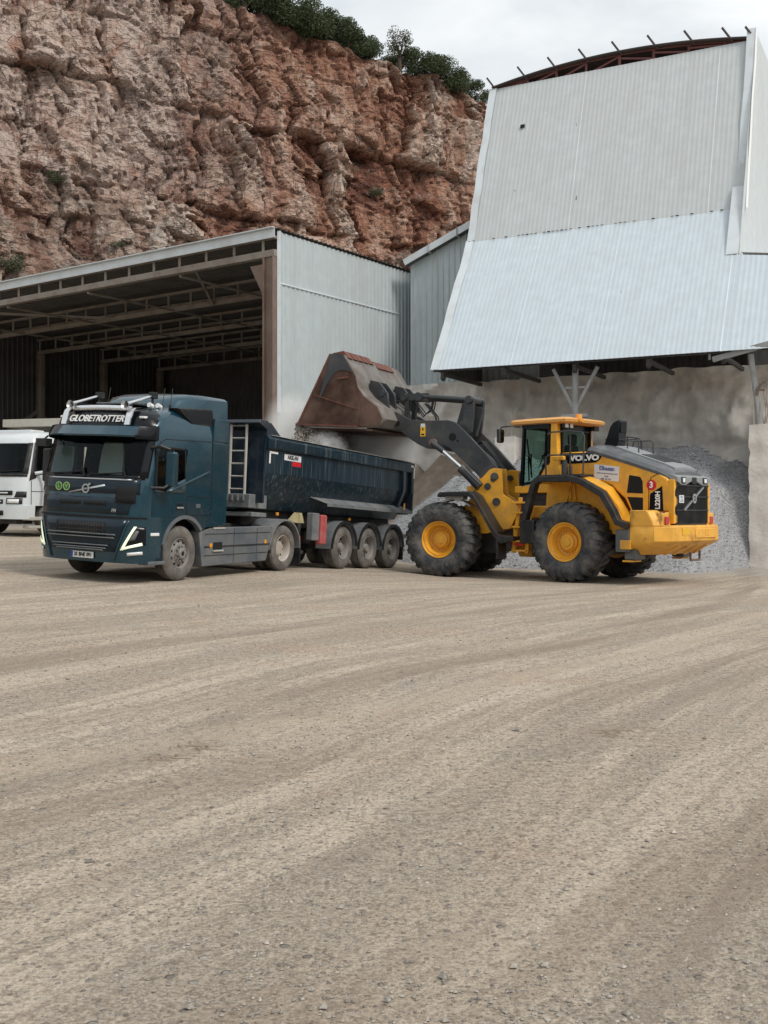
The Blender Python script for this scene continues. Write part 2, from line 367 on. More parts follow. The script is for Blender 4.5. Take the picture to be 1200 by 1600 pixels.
    cv = math_('ADD', math_('ADD', sk.outputs[0], math_('MULTIPLY', math_('POWER', math_('SUBTRACT', sk.outputs[1], 10.0), 2.0), 0.012)), math_('MULTIPLY', math_('SUBTRACT', t2, 0.5), 0.9))
    for x0, w_, k_, col_ in ((-6.6, .42, .55, (0.255, 0.198, 0.155)), (-4.5, .40, .50, (0.265, 0.208, 0.162)), (-5.5, .35, .35, (0.60, 0.49, 0.37)), (-1.6, .5, .45, (0.26, 0.20, 0.15)), (.6, .45, .4, (0.27, 0.21, 0.16)), (-9.5, .5, .4, (0.27, 0.215, 0.165))):
        dd = math_('ABSOLUTE', math_('SUBTRACT', cv, x0))
        c2 = mix_(math_('MULTIPLY', mapr(dd, w_, w_*.3, 0, k_), mapr(t1, .35, .60, 1.0, 0.35)), c2, col_)
    L.new(c2, b.inputs['Base Color'])
    pr = math_('MULTIPLY', pr, wv)
    h = math_('ADD', math_('MULTIPLY', g1, 0.6), math_('MULTIPLY', t2, 0.5))
    h = math_('ADD', h, math_('MULTIPLY', st, 0.5)); h = math_('ADD', h, math_('MULTIPLY', st2, 0.9))
    h = math_('ADD', h, math_('MULTIPLY', pr, 1.5)); h = math_('ADD', h, math_('MULTIPLY', noise_(pos, 14.0, 5, 0.65), 1.2))
    bp = N.new('ShaderNodeBump'); bp.inputs['Strength'].default_value = 0.85; bp.inputs['Distance'].default_value = 0.028
    L.new(h, bp.inputs['Height']); L.new(bp.outputs['Normal'], b.inputs['Normal'])
    return m
M_ground = M_ground_make()

xs = sorted(set([round(-45+i*0.75, 3) for i in range(121)] + [-400, -250, -150, -90, -60, 60, 90, 150, 250, 400]))
ys = sorted(set([round(-4+i*0.6, 3) for i in range(115)] + [-300, -100, -30, -10, 70, 80, 100, 150, 250, 420]))
g = MB(); g.grid([[(x, y, gz(x, y) + 0.02*noise.noise(Vector((x*.5, y*.5, 0)))) for x in xs] for y in ys])
ground = g.build('ground', M_ground, ang=180)
tag(ground, 'wide beige gravel yard with faint curved wheel tracks', 'ground', kind='structure')

# loose stones lying on the yard, thickest near the camera
M_peb = mat('loose_stones', (0.42, 0.385, 0.335), 0.9, dirt=(0.14,0.125,0.11), damt=0.85, dscale=9, dlo=0.4, dhi=0.6, var=0.3)
pb = MB(); rnd = random.Random(3)
OCT = [(1,0,0),(-1,0,0),(0,1,0),(0,-1,0),(0,0,1),(0,0,-1)]
OF = [(0,2,4),(2,1,4),(1,3,4),(3,0,4),(2,0,5),(1,2,5),(3,1,5),(0,3,5)]
for i in range(24000):
    y = 3.2 + 16.0*(rnd.random()**1.7); x = (rnd.random()*2-1)*(0.40*y+0.2)
    if noise.noise(Vector((x*0.7+.6*y*0.2, y*0.35, 3.3))) < rnd.uniform(-0.5, 0.35): continue
    s = 0.0035 + 0.0075*rnd.random()**3
    if rnd.random() < 0.05: s *= 2.0
    if rnd.random() < 0.012: s *= 1.6
    z = gz(x, y) + 0.02*noise.noise(Vector((x*.5, y*.5, 0))); a = rnd.random()*6.28; ca, sa = math.cos(a), math.sin(a)
    k = [(s*rnd.uniform(.7,1.3), s*rnd.uniform(.6,1.1), s*rnd.uniform(.45,.8)) for _ in range(6)]
    vv = []
    for (p, kk) in zip(OCT, k):
        X, Y, Z = p[0]*kk[0], p[1]*kk[1], p[2]*kk[2]
        X += rnd.uniform(-.3,.3)*s*abs(p[2]); Y += rnd.uniform(-.3,.3)*s*abs(p[2])
        vv.append(pb.v((x+X*ca-Y*sa, y+X*sa+Y*ca, z+Z+s*0.25)))
    for q in OF: pb.f([vv[j] for j in q])
peb = pb.build('loose_gravel', M_peb, ang=20, recalc=False)
tag(peb, 'loose pebbles and grit strewn over the near part of the yard', 'gravel', kind='stuff')

# ------------------------------------------------------------------ quarry cliff
def M_cliff_make():
    m = bpy.data.materials.new('quarry_rock'); m.use_nodes = True
    N, L = m.node_tree.nodes, m.node_tree.links
    b = N['Principled BSDF']; b.inputs['Roughness'].default_value = 0.9; b.inputs['Specular IOR Level'].default_value = 0.2
    geo = N.new('ShaderNodeNewGeometry'); pos = geo.outputs['Position']
    def mapn(scale, rot=(0,0,0)):
        r = N.new('ShaderNodeMapping'); r.inputs['Scale'].default_value = scale; r.inputs['Rotation'].default_value = rot; L.new(pos, r.inputs['Vector']); return r.outputs[0]
    def noise_(vec, scale, detail=5, rough=0.6, dist=0.0):
        n = N.new('ShaderNodeTexNoise'); n.inputs['Scale'].default_value = scale; n.inputs['Detail'].default_value = detail
        n.inputs['Roughness'].default_value = rough; n.inputs['Distortion'].default_value = dist; L.new(vec, n.inputs['Vector']); return n.outputs['Fac']
    def mapr(v, a, bb, c, d):
        n = N.new('ShaderNodeMapRange'); n.interpolation_type = 'SMOOTHSTEP'
        for i, x in zip((1, 2, 3, 4), (a, bb, c, d)): n.inputs[i].default_value = x
        L.new(v, n.inputs[0]); return n.outputs[0]
    def mul(a, k):
        n = N.new('ShaderNodeMath'); n.operation = 'MULTIPLY'; L.new(a, n.inputs[0])
        if isinstance(k, (int, float)): n.inputs[1].default_value = k
        else: L.new(k, n.inputs[1])
        return n.outputs[0]
    def add(a, k):
        n = N.new('ShaderNodeMath'); n.operation = 'ADD'; L.new(a, n.inputs[0])
        if isinstance(k, (int, float)): n.inputs[1].default_value = k
        else: L.new(k, n.inputs[1])
        return n.outputs[0]
    def mix_(fac, a, bb):
        n = N.new('ShaderNodeMix'); n.data_type = 'RGBA'; L.new(fac, n.inputs['Factor'])
        for k, x in (('A', a), ('B', bb)):
            if isinstance(x, tuple): n.inputs[k].default_value = (*x, 1)
            else: L.new(x, n.inputs[k])
        return n.outputs['Result']
    big = noise_(pos, 0.09, 5, 0.6); mid = noise_(pos, 0.35, 6, 0.65, 0.8); streak = noise_(mapn((0.75, 0.75, 0.10)), 1.0, 6, 0.65, 0.4)
    def attr(nm):
        n = N.new('ShaderNodeAttribute'); n.attribute_name = nm; return n.outputs['Fac']
    tone = attr('tone'); rub = attr('rubble')
    f = add(add(mul(tone, 0.62), mul(streak, 0.55)), mul(noise_(pos, 0.9, 6, 0.7), 0.35))
    rp = N.new('ShaderNodeValToRGB'); el = rp.color_ramp.elements
    stops = ((0.50, (0.125, 0.052, 0.036)), (0.62, (0.225, 0.098, 0.064)), (0.74, (0.345, 0.182, 0.122)), (0.86, (0.450, 0.295, 0.222)), (0.98, (0.58, 0.46, 0.385)))
    while len(el) < len(stops): el.new(0.5)
    for e_, (p_, c_) in zip(el, stops): e_.position = p_; e_.color = (*c_, 1)
    L.new(f, rp.inputs['Fac']); c = rp.outputs['Color']
    sx = N.new('ShaderNodeSeparateXYZ'); L.new(pos, sx.inputs[0])
    left = mapr(add(sx.outputs[0], mul(big, 14.0)), -14.0, 0.0, 1, 0)
    high = mapr(add(sx.outputs[2], mul(mid, 9.0)), 29.0, 34.0, 0, 1)
    c = mix_(mul(mul(left, high), mapr(noise_(pos, 0.30, 6, 0.65, 0.7), .36, .56, 0.2, 0.95)), c, mix_(noise_(pos, 1.2, 6, .7), (0.44, 0.32, 0.265), (0.68, 0.585, 0.525)))
    low = mapr(add(sx.outputs[2], mul(big, 16.0)), 30.0, 38.0, 1, 0)
    gcol = mix_(mapr(f, .55, .95, 0, 1), (0.120, 0.104, 0.090), (0.400, 0.365, 0.325))
    c = mix_(mul(mul(left, low), mapr(mid, .32, .62, 0.95, 0.35)), c, gcol)
    c = mix_(mul(rub, mapr(noise_(pos, .5, 5, .65), .35, .6, .9, .4)), c, gcol)
    c = mix_(mul(mapr(noise_(pos, 0.16, 7, 0.7, 0.8), .54, .66, 0, 1), 0.7), c, gcol)
    c = mix_(mul(mapr(noise_(mapn((1.5, 1.5, 0.16)), 1.0, 5, 0.7), .60, .70, 0, 1), 0.55), c, (0.50, 0.275, 0.125))
    c = mix_(mul(mapr(noise_(mapn((2.2, 2.2, 0.16)), 1.3, 6, 0.7), .53, .66, 0, 1), 0.75), c, (0.175, 0.068, 0.046))
    c = mix_(mul(mapr(noise_(pos, 2.6, 6, 0.75), .54, .70, 0, 1), 0.5), c, (0.62, 0.52, 0.45))
    c = mix_(mul(mapr(noise_(pos, 1.9, 7, 0.78), .50, .34, 0, 1), 0.6), c, (0.11, 0.058, 0.042))
    for sc_, wd_, am_ in (((0.30, 0.30, 0.62), .030, .75), ((0.85, 0.85, 1.5), .045, .6)):
        vk = N.new('ShaderNodeTexVoronoi'); vk.feature = 'DISTANCE_TO_EDGE'; vk.inputs['Scale'].default_value = 1.0
        wp = N.new('ShaderNodeVectorMath'); wp.operation = 'ADD'; nv_ = N.new('ShaderNodeTexNoise'); nv_.inputs['Scale'].default_value = 1.2; nv_.inputs['Detail'].default_value = 4; L.new(pos, nv_.inputs['Vector'])
        L.new(mapn(sc_, (0.0, R(-17), 0.0)), wp.inputs[0]); sv_ = N.new('ShaderNodeVectorMath'); sv_.operation = 'SCALE'; sv_.inputs['Scale'].default_value = .5; L.new(nv_.outputs['Color'], sv_.inputs[0]); L.new(sv_.outputs[0], wp.inputs[1])
        L.new(wp.outputs[0], vk.inputs['Vector'])
        c = mix_(mul(mul(mapr(vk.outputs['Distance'], 0.0, wd_, 1, 0), mapr(noise_(pos, .4, 4, .6), .40, .58, 0, 1)), am_), c, (0.055, 0.032, 0.026))
    bo = N.new('ShaderNodeVectorMath'); bo.operation = 'SCALE'; bo.inputs['Scale'].default_value = 1.16; L.new(c, bo.inputs[0])
    L.new(bo.outputs[0], b.inputs['Base Color'])
    vo = N.new('ShaderNodeTexVoronoi'); vo.feature = 'DISTANCE_TO_EDGE'; vo.inputs['Scale'].default_value = 1.0; L.new(mapn((0.55, 0.55, 1.5), (0.0, R(-17), 0.0)), vo.inputs['Vector'])
    h = add(mul(mapr(vo.outputs['Distance'], 0.0, 0.05, 0, 1), 0.22), mul(noise_(pos, 1.6, 9, 0.70), 0.8))
    bp = N.new('ShaderNodeBump'); bp.inputs['Strength'].default_value = 1.0; bp.inputs['Distance'].default_value = 0.75
    L.new(h, bp.inputs['Height']); L.new(bp.outputs['Normal'], b.inputs['Normal'])
    return m
M_cliff = M_cliff_make()
def crest(x): return 43.0 - 0.19*x + 1.1*noise.noise(Vector((x*0.16, 4.4, 0))) + 0.6*noise.noise(Vector((x*0.5, 1.4, 0))) + 0.35*noise.noise(Vector((x*1.4, 1.4, 7)))
def hsh(p): 
    v = math.sin(p[0]*12.9898+p[1]*78.233+p[2]*37.719)*43758.5453
    return v - math.floor(v)
CN = Vector((0.514, -0.857, 0.0)).normalized()       # towards the yard
TILT = Matrix.Rotation(R(-17), 3, 'Y')
def h2(i, j, s):
    v = math.sin(i*127.1+j*311.7+s*74.7)*43758.5453
    return v - math.floor(v)
def joint(al, z, h, wd, a, sd, gw):
    """one set of jointed blocks: beds h thick cut by upright joints about wd apart"""
    lz = z/h + .3*math.sin(z/h*1.7+sd); li = math.floor(lz); fz = lz-li
    w_ = wd*(.55+.9*h2(li, 3, sd)); lx = al/w_ + 17*h2(li, 7, sd); ci = math.floor(lx); fx_ = lx-ci
    t = h2(li, ci, sd); e = min(min(fx_, 1-fx_)*w_, min(fz, 1-fz)*h)
    o = a*(t-.5) + a*.55*((fx_-.5)*(h2(li, ci, sd+1)-.5)*2 + (.5-fz)*(h2(li, ci, sd+2)*.9))
    return o - a*.28*max(0.0, 1-e/gw), t
def cliff_off(x, y, z, tone=False):
    p = Vector((x, y, z)); o = 2.2*noise.noise(p*0.06) + 0.6*noise.noise(p*0.16+Vector((9,2,1)))
    q = TILT @ p
    al = x*.857+y*.514
    n1_, n2_ = noise.noise(p*.25), noise.noise(p*.25+Vector((5,1,0))); n3_, n4_ = noise.noise(p*.9), noise.noise(p*.9+Vector((0,7,0)))
    a0 = al + 1.8*n1_ + .30*n3_ + .6*(z*.35 % 1.0); z0 = q.z + 1.5*n2_ + .25*n4_; zp = z + .30*(q.z-z) + .8*n2_ + .2*n4_
    hi = z-23-0.28*x+6*noise.noise(p*0.09) > 0
    if hi: sets = ((11, 3.6, 1.3, 1, .35, zp), (4.2, 1.6, 1.0, 2, .25, zp), (1.7, .85, .55, 3, .14, z0), (.7, .5, .26, 4, .1, z0))
    else: sets = ((5.5, 5.5, 1.2, 5, .35, z0), (1.9, 2.8, 1.05, 6, .25, z0), (.75, 1.2, .60, 7, .13, z0), (.36, .6, .28, 8, .1, z0))
    tn = 0
    for k, (h_, w_, am, sd, gw, zz) in enumerate(sets):
        v, t = joint(a0, zz, h_, w_, am, sd, gw); o += v*max(.15, min(1.3, .75+1.3*noise.noise(p*(.5/h_**.5)+Vector((sd*3.3, 0, 0))))); tn += t*(.45, .35, .2, 0)[k]
    rub = max(0.0, min(1.0, (noise.noise(p*.085+Vector((3,3,8)))*2.2 + .1)))*(0 if hi else 1)
    if rub > 0:
        d, pts = noise.voronoi(Vector((a0*.85, y*.3, z0*1.1))); o += rub*(.75*max(0.0, .62-d[0]) - .2)
    o += 0.14*noise.noise(p*1.9) + 0.10*noise.noise(p*4.0)
    return (o, tn, rub) if tone else o
cx = [-75+i*1.2 for i in range(31)] + [-38.6+i*0.17 for i in range(1, 326)] + [17+i*1.2 for i in range(30)]
rows = []; NZ = 270; tones = []; rubs = []
for j in range(NZ+12):
    row = []
    for x in cx:
        zt = crest(x)
        if j <= NZ:
            z = -1.5 + (zt+1.5)*j/NZ; back = 0.20*z + 0.35*max(0, 10-z)*-0.9
            o_, t_, r_ = cliff_off(x, 92+0.6*x+back, z, True); tones.append(t_); rubs.append(r_)
            base = Vector((x, 92+0.6*x+back, z)) + CN*o_
        else:
            tones.append(.5); rubs.append(.6); k = j-NZ; z = zt + 0.35*k + 0.25*noise.noise(Vector((x*.3, k*.5, 2))); base = Vector((x, 92+0.6*x+0.2*zt, z)) - CN*(0.8*k*k*0.35+0.4*k) + CN*cliff_off(x, 92+0.6*x+0.2*zt, zt)*max(0.0, 1-k*0.2)
        row.append(base)
    rows.append(row)
g = MB(); g.grid(rows); cliff = g.build('quarry_cliff', M_cliff, ang=22)
for nm, dat in (('tone', tones), ('rubble', rubs)):
    at = cliff.data.attributes.new(nm, 'FLOAT', 'POINT'); at.data.foreach_set('value', dat)
tag(cliff, 'tall rust red and grey blasted rock face of the quarry', 'cliff', kind='structure')

# unseen ring of slopes, added to block low sky and darken reflections
M_sky_blocker = mat('sky_blocker_dark_scrub', (0.075, 0.075, 0.048), 0.95, dirt=(0.17,0.12,0.085), damt=0.8, dscale=.05, dlo=.45, dhi=.6, var=.25)
g = MB(); rows = []
for j in range(22):
    row = []
    for i in range(121):
        a = R(62 + 236*i/120); d = 62 + 5.0*j; t = j/21
        x, y = math.sin(a)*d*1.05, math.cos(a)*d + 6
        z = 27*(t**.8)*(0.75+.5*noise.noise(Vector((x*.02, y*.02, 0)))) + 3*noise.noise(Vector((x*.12, y*.12, 1)))*t - .6
        row.append((x, y, z))
    rows.append(row)
g.grid(rows); hl_ = g.build('unseen_sky_blocker', M_sky_blocker, ang=180); tag(hl_, 'added unseen ring of dark slopes blocking low sky from the reflections', 'unseen_sky_blocker', kind='structure')

# ------------------------------------------------------------------ shrubs on the cliff
def leaf_mat(name, a, b2):
    m = bpy.data.materials.new(name); m.use_nodes = True; N, L = m.node_tree.nodes, m.node_tree.links
    b = N['Principled BSDF']; b.inputs['Roughness'].default_value = 0.7; b.inputs['Specular IOR Level'].default_value = 0.25
    g_ = N.new('ShaderNodeNewGeometry'); mm = N.new('ShaderNodeMix'); mm.data_type = 'RGBA'
    mm.inputs['A'].default_value = (*a, 1); mm.inputs['B'].default_value = (*b2, 1)
    L.new(g_.outputs['Random Per Island'], mm.inputs['Factor']); L.new(mm.outputs['Result'], b.inputs['Base Color']); return m
M_leaf = leaf_mat('maquis_leaves', (0.040, 0.062, 0.030), (0.120, 0.150, 0.075))
M_leaf2 = leaf_mat('pale_scrub_leaves', (0.060, 0.072, 0.040), (0.135, 0.135, 0.085))
M_bark = mat('bark', (0.075, 0.055, 0.04), 0.9, bump=0.4)
def crown_mesh(seed, n, rx, rz, leaf, lobes=7):
    rr = random.Random(seed); mb = MB()
    cs = [(Vector((rr.uniform(-.75,.75)*rx, rr.uniform(-.75,.75)*rx, rr.uniform(.25,.8)*rz*2*0.9)), rr.uniform(.34,.55)) for _ in range(lobes)]
    for i in range(n):
        c, k = rr.choice(cs)
        d = Vector((rr.gauss(0,1), rr.gauss(0,1), rr.gauss(0,1))).normalized() * (rr.random()**0.45)
        p = c + Vector((d.x*rx*k*1.15, d.y*rx*k*1.15, d.z*rz*k*1.1))
        if p.z < 0: p.z *= -0.3
        a = Vector((rr.gauss(0,1), rr.gauss(0,1), rr.gauss(0,.7))).normalized(); b_ = a.cross(Vector((rr.gauss(0,1), rr.gauss(0,1), rr.gauss(0,1)))).normalized()
        s = leaf*rr.uniform(.6,1.4)
        mb.f([mb.v(p-a*s), mb.v(p+b_*s*.6), mb.v(p+a*s), mb.v(p-b_*s*.6)])
    bmesh.ops.recalc_face_normals
    return mb
def trunk_mesh(seed, h, r):
    rr = random.Random(seed); mb = MB()
    mb.tube([(0,0,-.6),(0.05*h,0,h*.35),(0.02*h,.05*h,h*.75)], r, 7)
    for k in range(5):
        a = rr.random()*6.28; l = h*rr.uniform(.35,.6)
        mb.tube([(0.03*h,0,h*.3),(math.cos(a)*l*.5, math.sin(a)*l*.5, h*.6),(math.cos(a)*l, math.sin(a)*l, h*.85)], r*.45, 5)
    return mb
def shrub(name, seed, n, rx, rz, leaf, m):
    t = empty(name)
    crown_mesh(seed, n, rx, rz, leaf).build('crown', m, t, ang=180, recalc=False); trunk_mesh(seed, rz*0.95, 0.09*rz).build('trunk', M_bark, t)
    return t
protos = [shrub('tree', 11, 7000, 2.0, 1.9, 0.075, M_leaf), shrub('tree', 12, 6500, 2.2, 1.5, 0.075, M_leaf), shrub('tree', 13, 2600, 1.1, 1.9, 0.07, M_leaf2)]
used = [False]*3
def crest_pt(x, k=0.6):
    zt = crest(x); p = Vector((x, 92+0.6*x+0.2*zt, zt)) + CN*cliff_off(x, 92+0.6*x+0.2*zt, zt)
    return p - CN*k
# (x, set-back, kind, scale, label)
ORD = ['first','second','third','fourth','fifth','sixth','seventh','eighth','ninth','tenth','eleventh','twelfth','thirteenth']
TREES = []
for i in range(13):
    x = -11.7+i*.86+.25*math.sin(i*2.3); kd = (1,0,1,1,0,1,0,0,1,0,1,0,1)[i]; s = (.80,.85,.92,.80,.98,.90,1.02,.84,.95,.82,.88,.78,.70)[i]
    TREES.append((x, .3+.7*((i*37) % 10)/10, kd, s, ORD[i]+' dark crown of the long crest clump, counted down from the top of the photo'))
TREES += [(.75,.2,2,.95,'spindly thin tree standing alone in the gap of the crest trees'), (.2,.5,1,.50,'low scrubby crown at the foot of the spindly tree'),
 (2.9,.5,0,.86,'bright rounded tree on the crest just after the gap'), (4.1,.8,1,.80,'low wide tree on the crest over the rock pillar'),
 (5.2,.6,1,.74,'dark tree on the crest just beyond the rock pillar'), (6.0,.3,1,.56,'small low bush like tree on the crest between two wider trees'),
 (7.3,.5,1,.82,'wide leafy tree on the crest standing just before the last one by the tower'), (8.7,.4,0,.74,'last tree on the crest, closest to the white tower')]
for i, (x, k, kd, s, lab) in enumerate(TREES):
    t = protos[kd] if not used[kd] else copy_tree(protos[kd]); used[kd] = True
    p = crest_pt(x, k); t.location = p + Vector((0,0,-.1)); t.scale = (s*1.2, s*1.2, s*1.05); t.rotation_euler = (0, 0, i*1.7)
    tag(t, lab, 'tree', 'trees along the cliff crest')
BUSH = [(-24,27,.5,'grey green bush on the ledge under the pale upper rock','a'),(-27.5,19,.7,'dark bush low on the rock beside the edge of the photo','a'),(-20.5,22,.45,'small green tuft in the middle of the grey rock slope','a'),
        (-26,15.5,.6,'green bush just above the far end of the shed roof','a'),(-0.6,30,.42,'dark bush growing from a crack under the crest clump','a'),(-4.2,28.5,.40,'dark round bush on the middle of the red rock face','a'),
        (5.9,33,.4,'narrow bush clinging to the side of the rock pillar','a'),(-11,15.5,.45,'scrubby bush just above the shed roof near its high corner','a')]
bp_ = None
for i, (x, z, s, lab, _) in enumerate(BUSH):
    if bp_ is None:
        bp_ = shrub('bush', 31, 2600, 1.5, 1.0, 0.07, M_leaf2); t = bp_
    else: t = copy_tree(bp_)
    yb = 92+0.6*x+0.20*z
    t.location = Vector((x, yb, z)) + CN*(cliff_off(x, yb, z)+0.1); t.scale = (s*1.2, s*1.2, s*1.2); t.rotation_euler = (0, 0, i*2.1)
    tag(t, lab, 'bush', 'bushes growing on the rock face')
# ------------------------------------------------------------------ corrugated sheeting
def corr(mb, P00, P10, P01, P11, pitch=0.2, depth=0.03, N=None, nv=1, jitter=0.0, seed=1, every=5, mi=0):
    """ribbed sheet; ribs run from the P00-P10 edge to the P01-P11 edge, profile stepped along N"""
    P00, P10, P01, P11 = map(Vector, (P00, P10, P01, P11)); rr = random.Random(seed)
    N = Vector(N).normalized(); n = max(1, int(round((P10-P00).length/pitch)))
    us = []
    for k in range(n):
        j = 0.0
        for t, d in ((0, 0), (.50, 0), (.66, 1), (.84, 1)): us.append(((k+t)/n, d))
    us.append((1.0, 0))
    js = [rr.uniform(-jitter, jitter) for _ in range(n//every+2)]
    rows = []
    for v in range(nv+1):
        vv = v/nv
        rows.append([P00.lerp(P10, u).lerp(P01.lerp(P11, u), vv) + N*(d*depth + js[int(u*n)//every]) for u, d in us])
    mb.grid(rows, mi)
    return mb

def wall_mat(name, c, d1, damt=0.5, d2=None, bands=None, rough=0.45):
    return mat(name, c, rough, 0.0, 0.0, dirt=d1, damt=damt, dscale=0.8, dlo=0.42, dhi=0.68, stretch=(2.2, 2.2, 0.22), var=0.05, bump=0.12, bscale=3)
M_shedwall = wall_mat('white_shed_sheeting', (0.46, 0.515, 0.53), (0.40, 0.42, 0.415), 0.6)
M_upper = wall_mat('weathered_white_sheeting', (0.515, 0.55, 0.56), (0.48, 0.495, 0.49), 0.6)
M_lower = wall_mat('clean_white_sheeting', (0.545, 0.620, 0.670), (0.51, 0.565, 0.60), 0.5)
M_flash = mat('white_flashing', (0.63, 0.68, 0.71), 0.4, dirt=(0.45,0.44,0.42), damt=0.5, dscale=1.4)
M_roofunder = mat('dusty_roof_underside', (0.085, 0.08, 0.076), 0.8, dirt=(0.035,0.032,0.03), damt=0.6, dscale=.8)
M_shedsteel = mat('dusty_beige_steel', (0.27, 0.24, 0.205), 0.75, dirt=(0.16,0.10,0.075), damt=0.7, dscale=1.5)
M_rustcol = mat('rust_primer_steel', (0.17, 0.115, 0.09), 0.75, dirt=(0.27,0.22,0.18), damt=0.6, dscale=1.4)
M_redsteel = mat('red_oxide_steel', (0.15, 0.045, 0.042), 0.6, dirt=(0.22,0.13,0.12), damt=0.4, dscale=2)
M_darkroof = mat('dark_arch_roof', (0.055, 0.045, 0.045), 0.7, dirt=(0.10,0.07,0.06), damt=0.5, dscale=1)
M_concrete = mat('rough_concrete', (0.74, 0.70, 0.645), 0.9, dirt=(0.52,0.47,0.42), damt=0.55, dscale=1.3, dlo=.38, dhi=.66, var=0.12, bump=0.6, bscale=9)
M_bay = mat('sprayed_bay_concrete', (0.68, 0.645, 0.60), 0.95, dirt=(0.47,0.43,0.385), damt=0.5, dscale=2.4, dlo=.42, dhi=.60, stretch=(1,1,.35), var=0.12, bump=0.9, bscale=4)
M_formed = mat('formed_bay_concrete', (0.30, 0.285, 0.26), 0.95, dirt=(0.22,0.20,0.18), damt=0.7, dscale=.7, var=0.15, bump=0.3, bscale=8)
M_post = mat('dusty_galvanised_post', (0.36, 0.37, 0.37), 0.6, 0.2, dirt=(0.28,0.25,0.21), damt=0.6, dscale=3)
M_rebar = mat('pale_dusty_rebar', (0.42, 0.37, 0.31), 0.85)

# ------------------------------------------------------------------ open shed
C0 = Vector((-3.515, 36.0, 0)); DD = Vector((0.5835, 0.812, 0)); EE = Vector((-0.812, 0.5835, 0)); UP = Vector((0,0,1))
def SP(e, d, z): return C0 + EE*e + DD*d + UP*z          # e along the front, d into the shed
ZT, WID, DEP = 10.90, 24.7, 18.0
shed = empty('open_shed', C0); MS = Matrix.Translation(-C0)
tag(shed, 'long open fronted steel shed with white ribbed side wall and dark interior', 'shed')
g = MB(MS); corr(g, SP(0,0,0.1), SP(0,DEP,0.1), SP(0,0,ZT-.02), SP(0,DEP,ZT-.02), .235, .035, N=-EE, jitter=.004, seed=5, every=4)
g.build('side_wall', M_shedwall, shed, ang=20)
g = MB(MS)
g.obox(SP(-.045,.0,ZT-1.72), SP(-.045,7.0,ZT-1.72), .02, .05); g.obox(SP(-.03,.03,ZT-6), SP(-.03,.03,ZT), .06, .12); g.build('wall_trim', M_flash, shed)
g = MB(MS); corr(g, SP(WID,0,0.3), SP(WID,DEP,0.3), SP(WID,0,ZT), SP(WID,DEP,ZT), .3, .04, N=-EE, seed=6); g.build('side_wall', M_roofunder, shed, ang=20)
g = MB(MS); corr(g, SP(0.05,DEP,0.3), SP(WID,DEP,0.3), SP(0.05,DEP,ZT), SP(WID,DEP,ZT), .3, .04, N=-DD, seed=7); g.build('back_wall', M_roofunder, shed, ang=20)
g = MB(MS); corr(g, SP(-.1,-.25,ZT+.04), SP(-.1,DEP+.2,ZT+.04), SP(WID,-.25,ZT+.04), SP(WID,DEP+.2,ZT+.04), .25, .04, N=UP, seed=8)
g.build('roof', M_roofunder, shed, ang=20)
g = MB(MS); g.obox(SP(-.1,-.27,ZT-.12), SP(WID,-.27,ZT-.12), .02, .30); g.obox(SP(-.1,-.33,ZT+.05), SP(WID,-.33,ZT+.05), .14, .03); g.build('fascia', M_flash, shed)
def truss(d, e0, e1, front=False):
    t = MB(MS)
    zt, zb = ZT-.22, ZT-(.74 if front else .88)
    t.obox(SP(e0,d,zt), SP(e1,d,zt), .12, .10); t.obox(SP(e0,d,zb), SP(e1,d,zb), .16, .22 if front else .18)
    e = e0+.55
    while e < e1:
        t.obox(SP(e,d,zb+.09), SP(e,d,zt-.05), .09, .09); e += 1.32
    o = t.build('roof_truss', M_shedsteel, shed, bevel=0.006, seg=1); return o
truss(-.1, .0, WID, True)
for d in (4.45, 8.9, 13.1, 17.3): truss(d, .15, WID-.1)
for d in (2.2, 6.7, 11.0, 15.2):
    t = MB(MS); t.obox(SP(.1,d,ZT-.12), SP(WID,d,ZT-.12), .08, .12); t.build('purlin', M_shedsteel, shed)
for k, e in enumerate((4.5, 9.5, 14.5, 19.5)):
    t = MB(MS); t.obox(SP(e,-.1,ZT-.95), SP(e+.2,DEP,ZT-.95), .07, .07); t.build('ridge_tie', M_shedsteel, shed)
t = MB(MS); t.obox(SP(5.2,1.2,ZT-.2), SP(7.3,4.4,ZT-.95), .08, .08); t.obox(SP(13.2,4.4,ZT-.9), SP(19.5,.4,ZT-.5), .1, .1); t.build('roof_brace', M_shedsteel, shed)
def column(e, d, mat_, w=.42, name='column'):
    t = MB(MS); z1 = ZT-(.85 if d < 0 else 1.0)
    t.obox(SP(e-w/2,d,.2), SP(e-w/2,d,z1), .03, .24, up=DD); t.obox(SP(e+w/2,d,.2), SP(e+w/2,d,z1), .03, .24, up=DD)
    t.obox(SP(e-w/2,d,.2), SP(e+w/2-.0,d,.2), .0, .0) if False else None
    t.obox(SP(e,d,.2), SP(e,d,z1), w-.03, .02, up=DD)
    return t.build(name, mat_, shed)
column(.24, -.12, M_rustcol)
t = MB(MS)
a = [t.v(SP(.45,-.1,ZT-1.05)), t.v(SP(1.15,-.1,ZT-1.05)), t.v(SP(.45,-.1,ZT-2.3))]; b = [t.v(SP(.45,-.06,ZT-1.05)), t.v(SP(1.15,-.06,ZT-1.05)), t.v(SP(.45,-.06,ZT-2.3))]
t.f(a); t.f(b[::-1]); [t.f([a[i], a[(i+1)%3], b[(i+1)%3], b[i]]) for i in range(3)]
t.build('knee_plate', M_rustcol, shed)
for d in (4.45, 8.9, 13.1, 17.3): column(.3, d, M_shedsteel, .35); column(WID-.3, d, M_shedsteel, .35)
